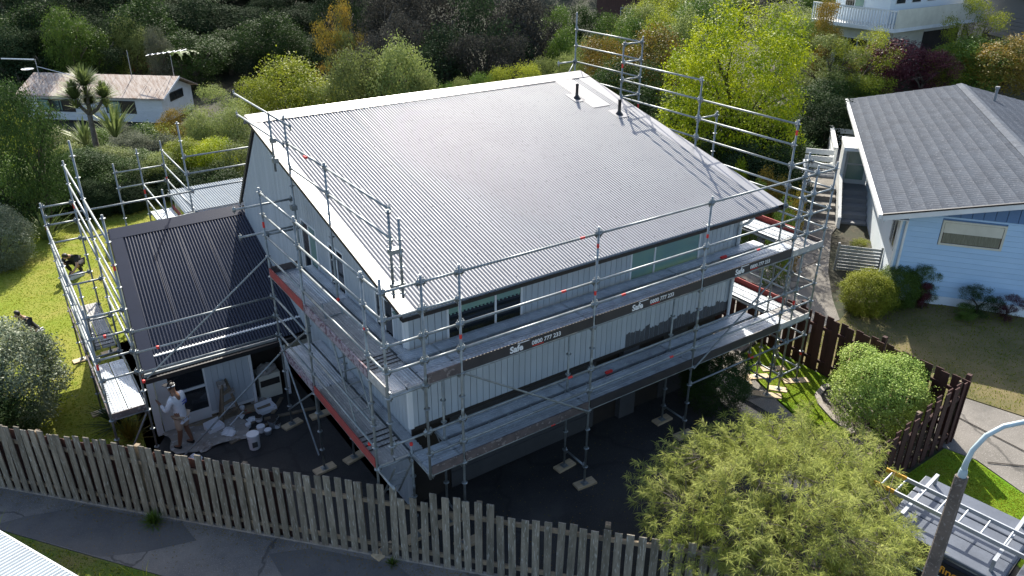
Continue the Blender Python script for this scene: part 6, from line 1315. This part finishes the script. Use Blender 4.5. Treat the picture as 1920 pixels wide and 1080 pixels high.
# feathery tree in front of the driveway
FT = Vector((5.2, -4.05, 0)); FT.z = hgt(FT.x, FT.y); ft = thing('feathery_tree', 'low spreading tree with fine feathery yellow green foliage over the driveway', 'tree', FT)
r_ = random.Random(77); tb_ = MB(); tips = []; limbs = []
tb_.path([FT - Vector((0, 0, .1)), FT + Vector((.05, .02, .45)), FT + Vector((0, .05, .85))], [.13, .11, .09], 9)
CX = FT + Vector((0, .1, 1.35))                     # middle of the crown dome
for i in range(26):
    a = 2.4 * i + r_.uniform(-.2, .2); q = ((i + .5) / 26) ** .5; e = CX + Vector((math.cos(a) * q * 2.05, math.sin(a) * q * 2.05, 1.25 * math.sqrt(max(.03, 1 - q * q)) + r_.uniform(-.1, .1)))
    s0_ = FT + Vector((0, .04, r_.uniform(.5, .9))); m_ = s0_.lerp(e, .5) + Vector((0, 0, .12 * (1 - q))); tb_.path([s0_, m_, e], [.04, .026, .009], 6); limbs.append((s0_, m_, e))
pts_ = [s0_.lerp(m_, t_ / 8) for s0_, m_, e in limbs for t_ in range(5, 9)] + [m_.lerp(e, t_ / 10) for s0_, m_, e in limbs for t_ in range(1, 11)]
pa_ = np.array([list(v_) for v_ in pts_]); nt_ = 0
while nt_ < 2300:
    a = r_.uniform(0, 6.283); z_ = r_.uniform(-.25, 1); q = math.sqrt(max(0, 1 - z_ * z_)); k_ = r_.uniform(.55, 1.0) * (1 + .10 * math.sin(3 * a + 1) + .08 * math.sin(5 * a + 6 * z_) + .06 * math.sin(11 * a + 3 * z_))
    c = CX + Vector((math.cos(a) * q * 2.4 * k_, math.sin(a) * q * 2.4 * k_, z_ * 1.42 * k_))
    if c.z < FT.z + .7: continue
    j_ = int(np.argmin(((pa_ - np.array(c)) ** 2).sum(1))); b1 = pts_[j_]
    od = (c - CX).normalized(); e3 = c + (od * .8 + Vector((r_.gauss(0, .5), r_.gauss(0, .5), r_.gauss(.25, .35)))).normalized() * r_.uniform(.12, .30)
    tb_.path([b1, b1.lerp(c, .55) + Vector((0, 0, .04)), c], [.007, .005, .0035], 4) if nt_ % 2 else None
    tb_.path([c, e3], [.0035, .002], 3); tips.append((c, e3)); nt_ += 1
ob('trunk', tb_, M['barkpale'], ft, smooth=True)
rn = np.random.default_rng(5); B0 = np.array([list(t[0]) for t in tips]); B1 = np.array([list(t[1]) for t in tips]); per = 36
i_ = np.repeat(np.arange(len(tips)), per); n = len(i_); tt_ = rn.random(n)[:, None] ** .7; dirv = (B1 - B0)[i_]; dirv /= np.linalg.norm(dirv, axis=1)[:, None]
o0 = B0[i_] + (B1 - B0)[i_] * tt_; dv = dirv * .6 + rn.normal(0, .65, (n, 3)); dv /= np.linalg.norm(dv, axis=1)[:, None]; ln = (.08 + .12 * rn.random(n))[:, None]
sdv = np.cross(dv, rn.normal(0, 1, (n, 3))); sdv /= np.linalg.norm(sdv, axis=1)[:, None]; wd = .0058
md_ = o0 + dv * ln * .5; e_ = o0 + dv * ln + np.array([0, 0, -1]) * ln * .22
v = np.stack([o0 - sdv * wd * .4, md_ - sdv * wd, e_, md_ + sdv * wd], 1).reshape(-1, 3)
ob('crown', npmesh('crown', v, np.arange(n * 4).reshape(-1, 4)), LF['feather'], ft)
# shrubs added inside the paling fence to block sun through its gaps
for k_, t_ in enumerate((-2.6, -1.9, -1.2, -.6)):
    x, y = fl(t_, .75 + .25 * (k_ % 2)); plant('added_shade_shrub', 'added dark shrub blocking the sun through the gaps of the paling fence', 'shrub', x, y, 1.5, 1.75 if t_ < .3 else 1.35, 'scrub', 'dark' if k_ % 2 else 'bank', 'added shade shrubs behind the paling fence')

# leaf litter along the fence foot and on the driveway
rl = np.random.default_rng(91); n = 2600; tt_ = rl.random(n) * 19 - 3; nn2 = np.where(rl.random(n) < .6, -.10 - np.abs(rl.normal(0, .18, n)), rl.random(n) * -1.3); cen = np.array([[*fl(a, b_), 0] for a, b_ in zip(tt_, nn2)]); cen[:, 2] = .036
cen2 = np.c_[rl.random(900) * 9 - .5, rl.random(900) * -4 + 1.2, np.zeros(900)]; cen2[:, 2] = np.array([hgt(a, b_) for a, b_ in cen2[:, :2]]) + .03; cen2 = cen2[(cen2[:, 0] * .736 + cen2[:, 1] * .677) > (-6.9 * .736 + 7.32 * .677) + .2]
cen = np.r_[cen, cen2]; v = leaves(rl, cen, np.tile([0, 0, 1.], (len(cen), 1)), .016, .5, .15)
tag(ob('leaf_litter', npmesh('leaf_litter', v, np.arange(len(v)).reshape(-1, 4)), LF['orange']), 'scattered fallen leaves along the fence foot and driveway', 'leaf litter', kind='stuff')
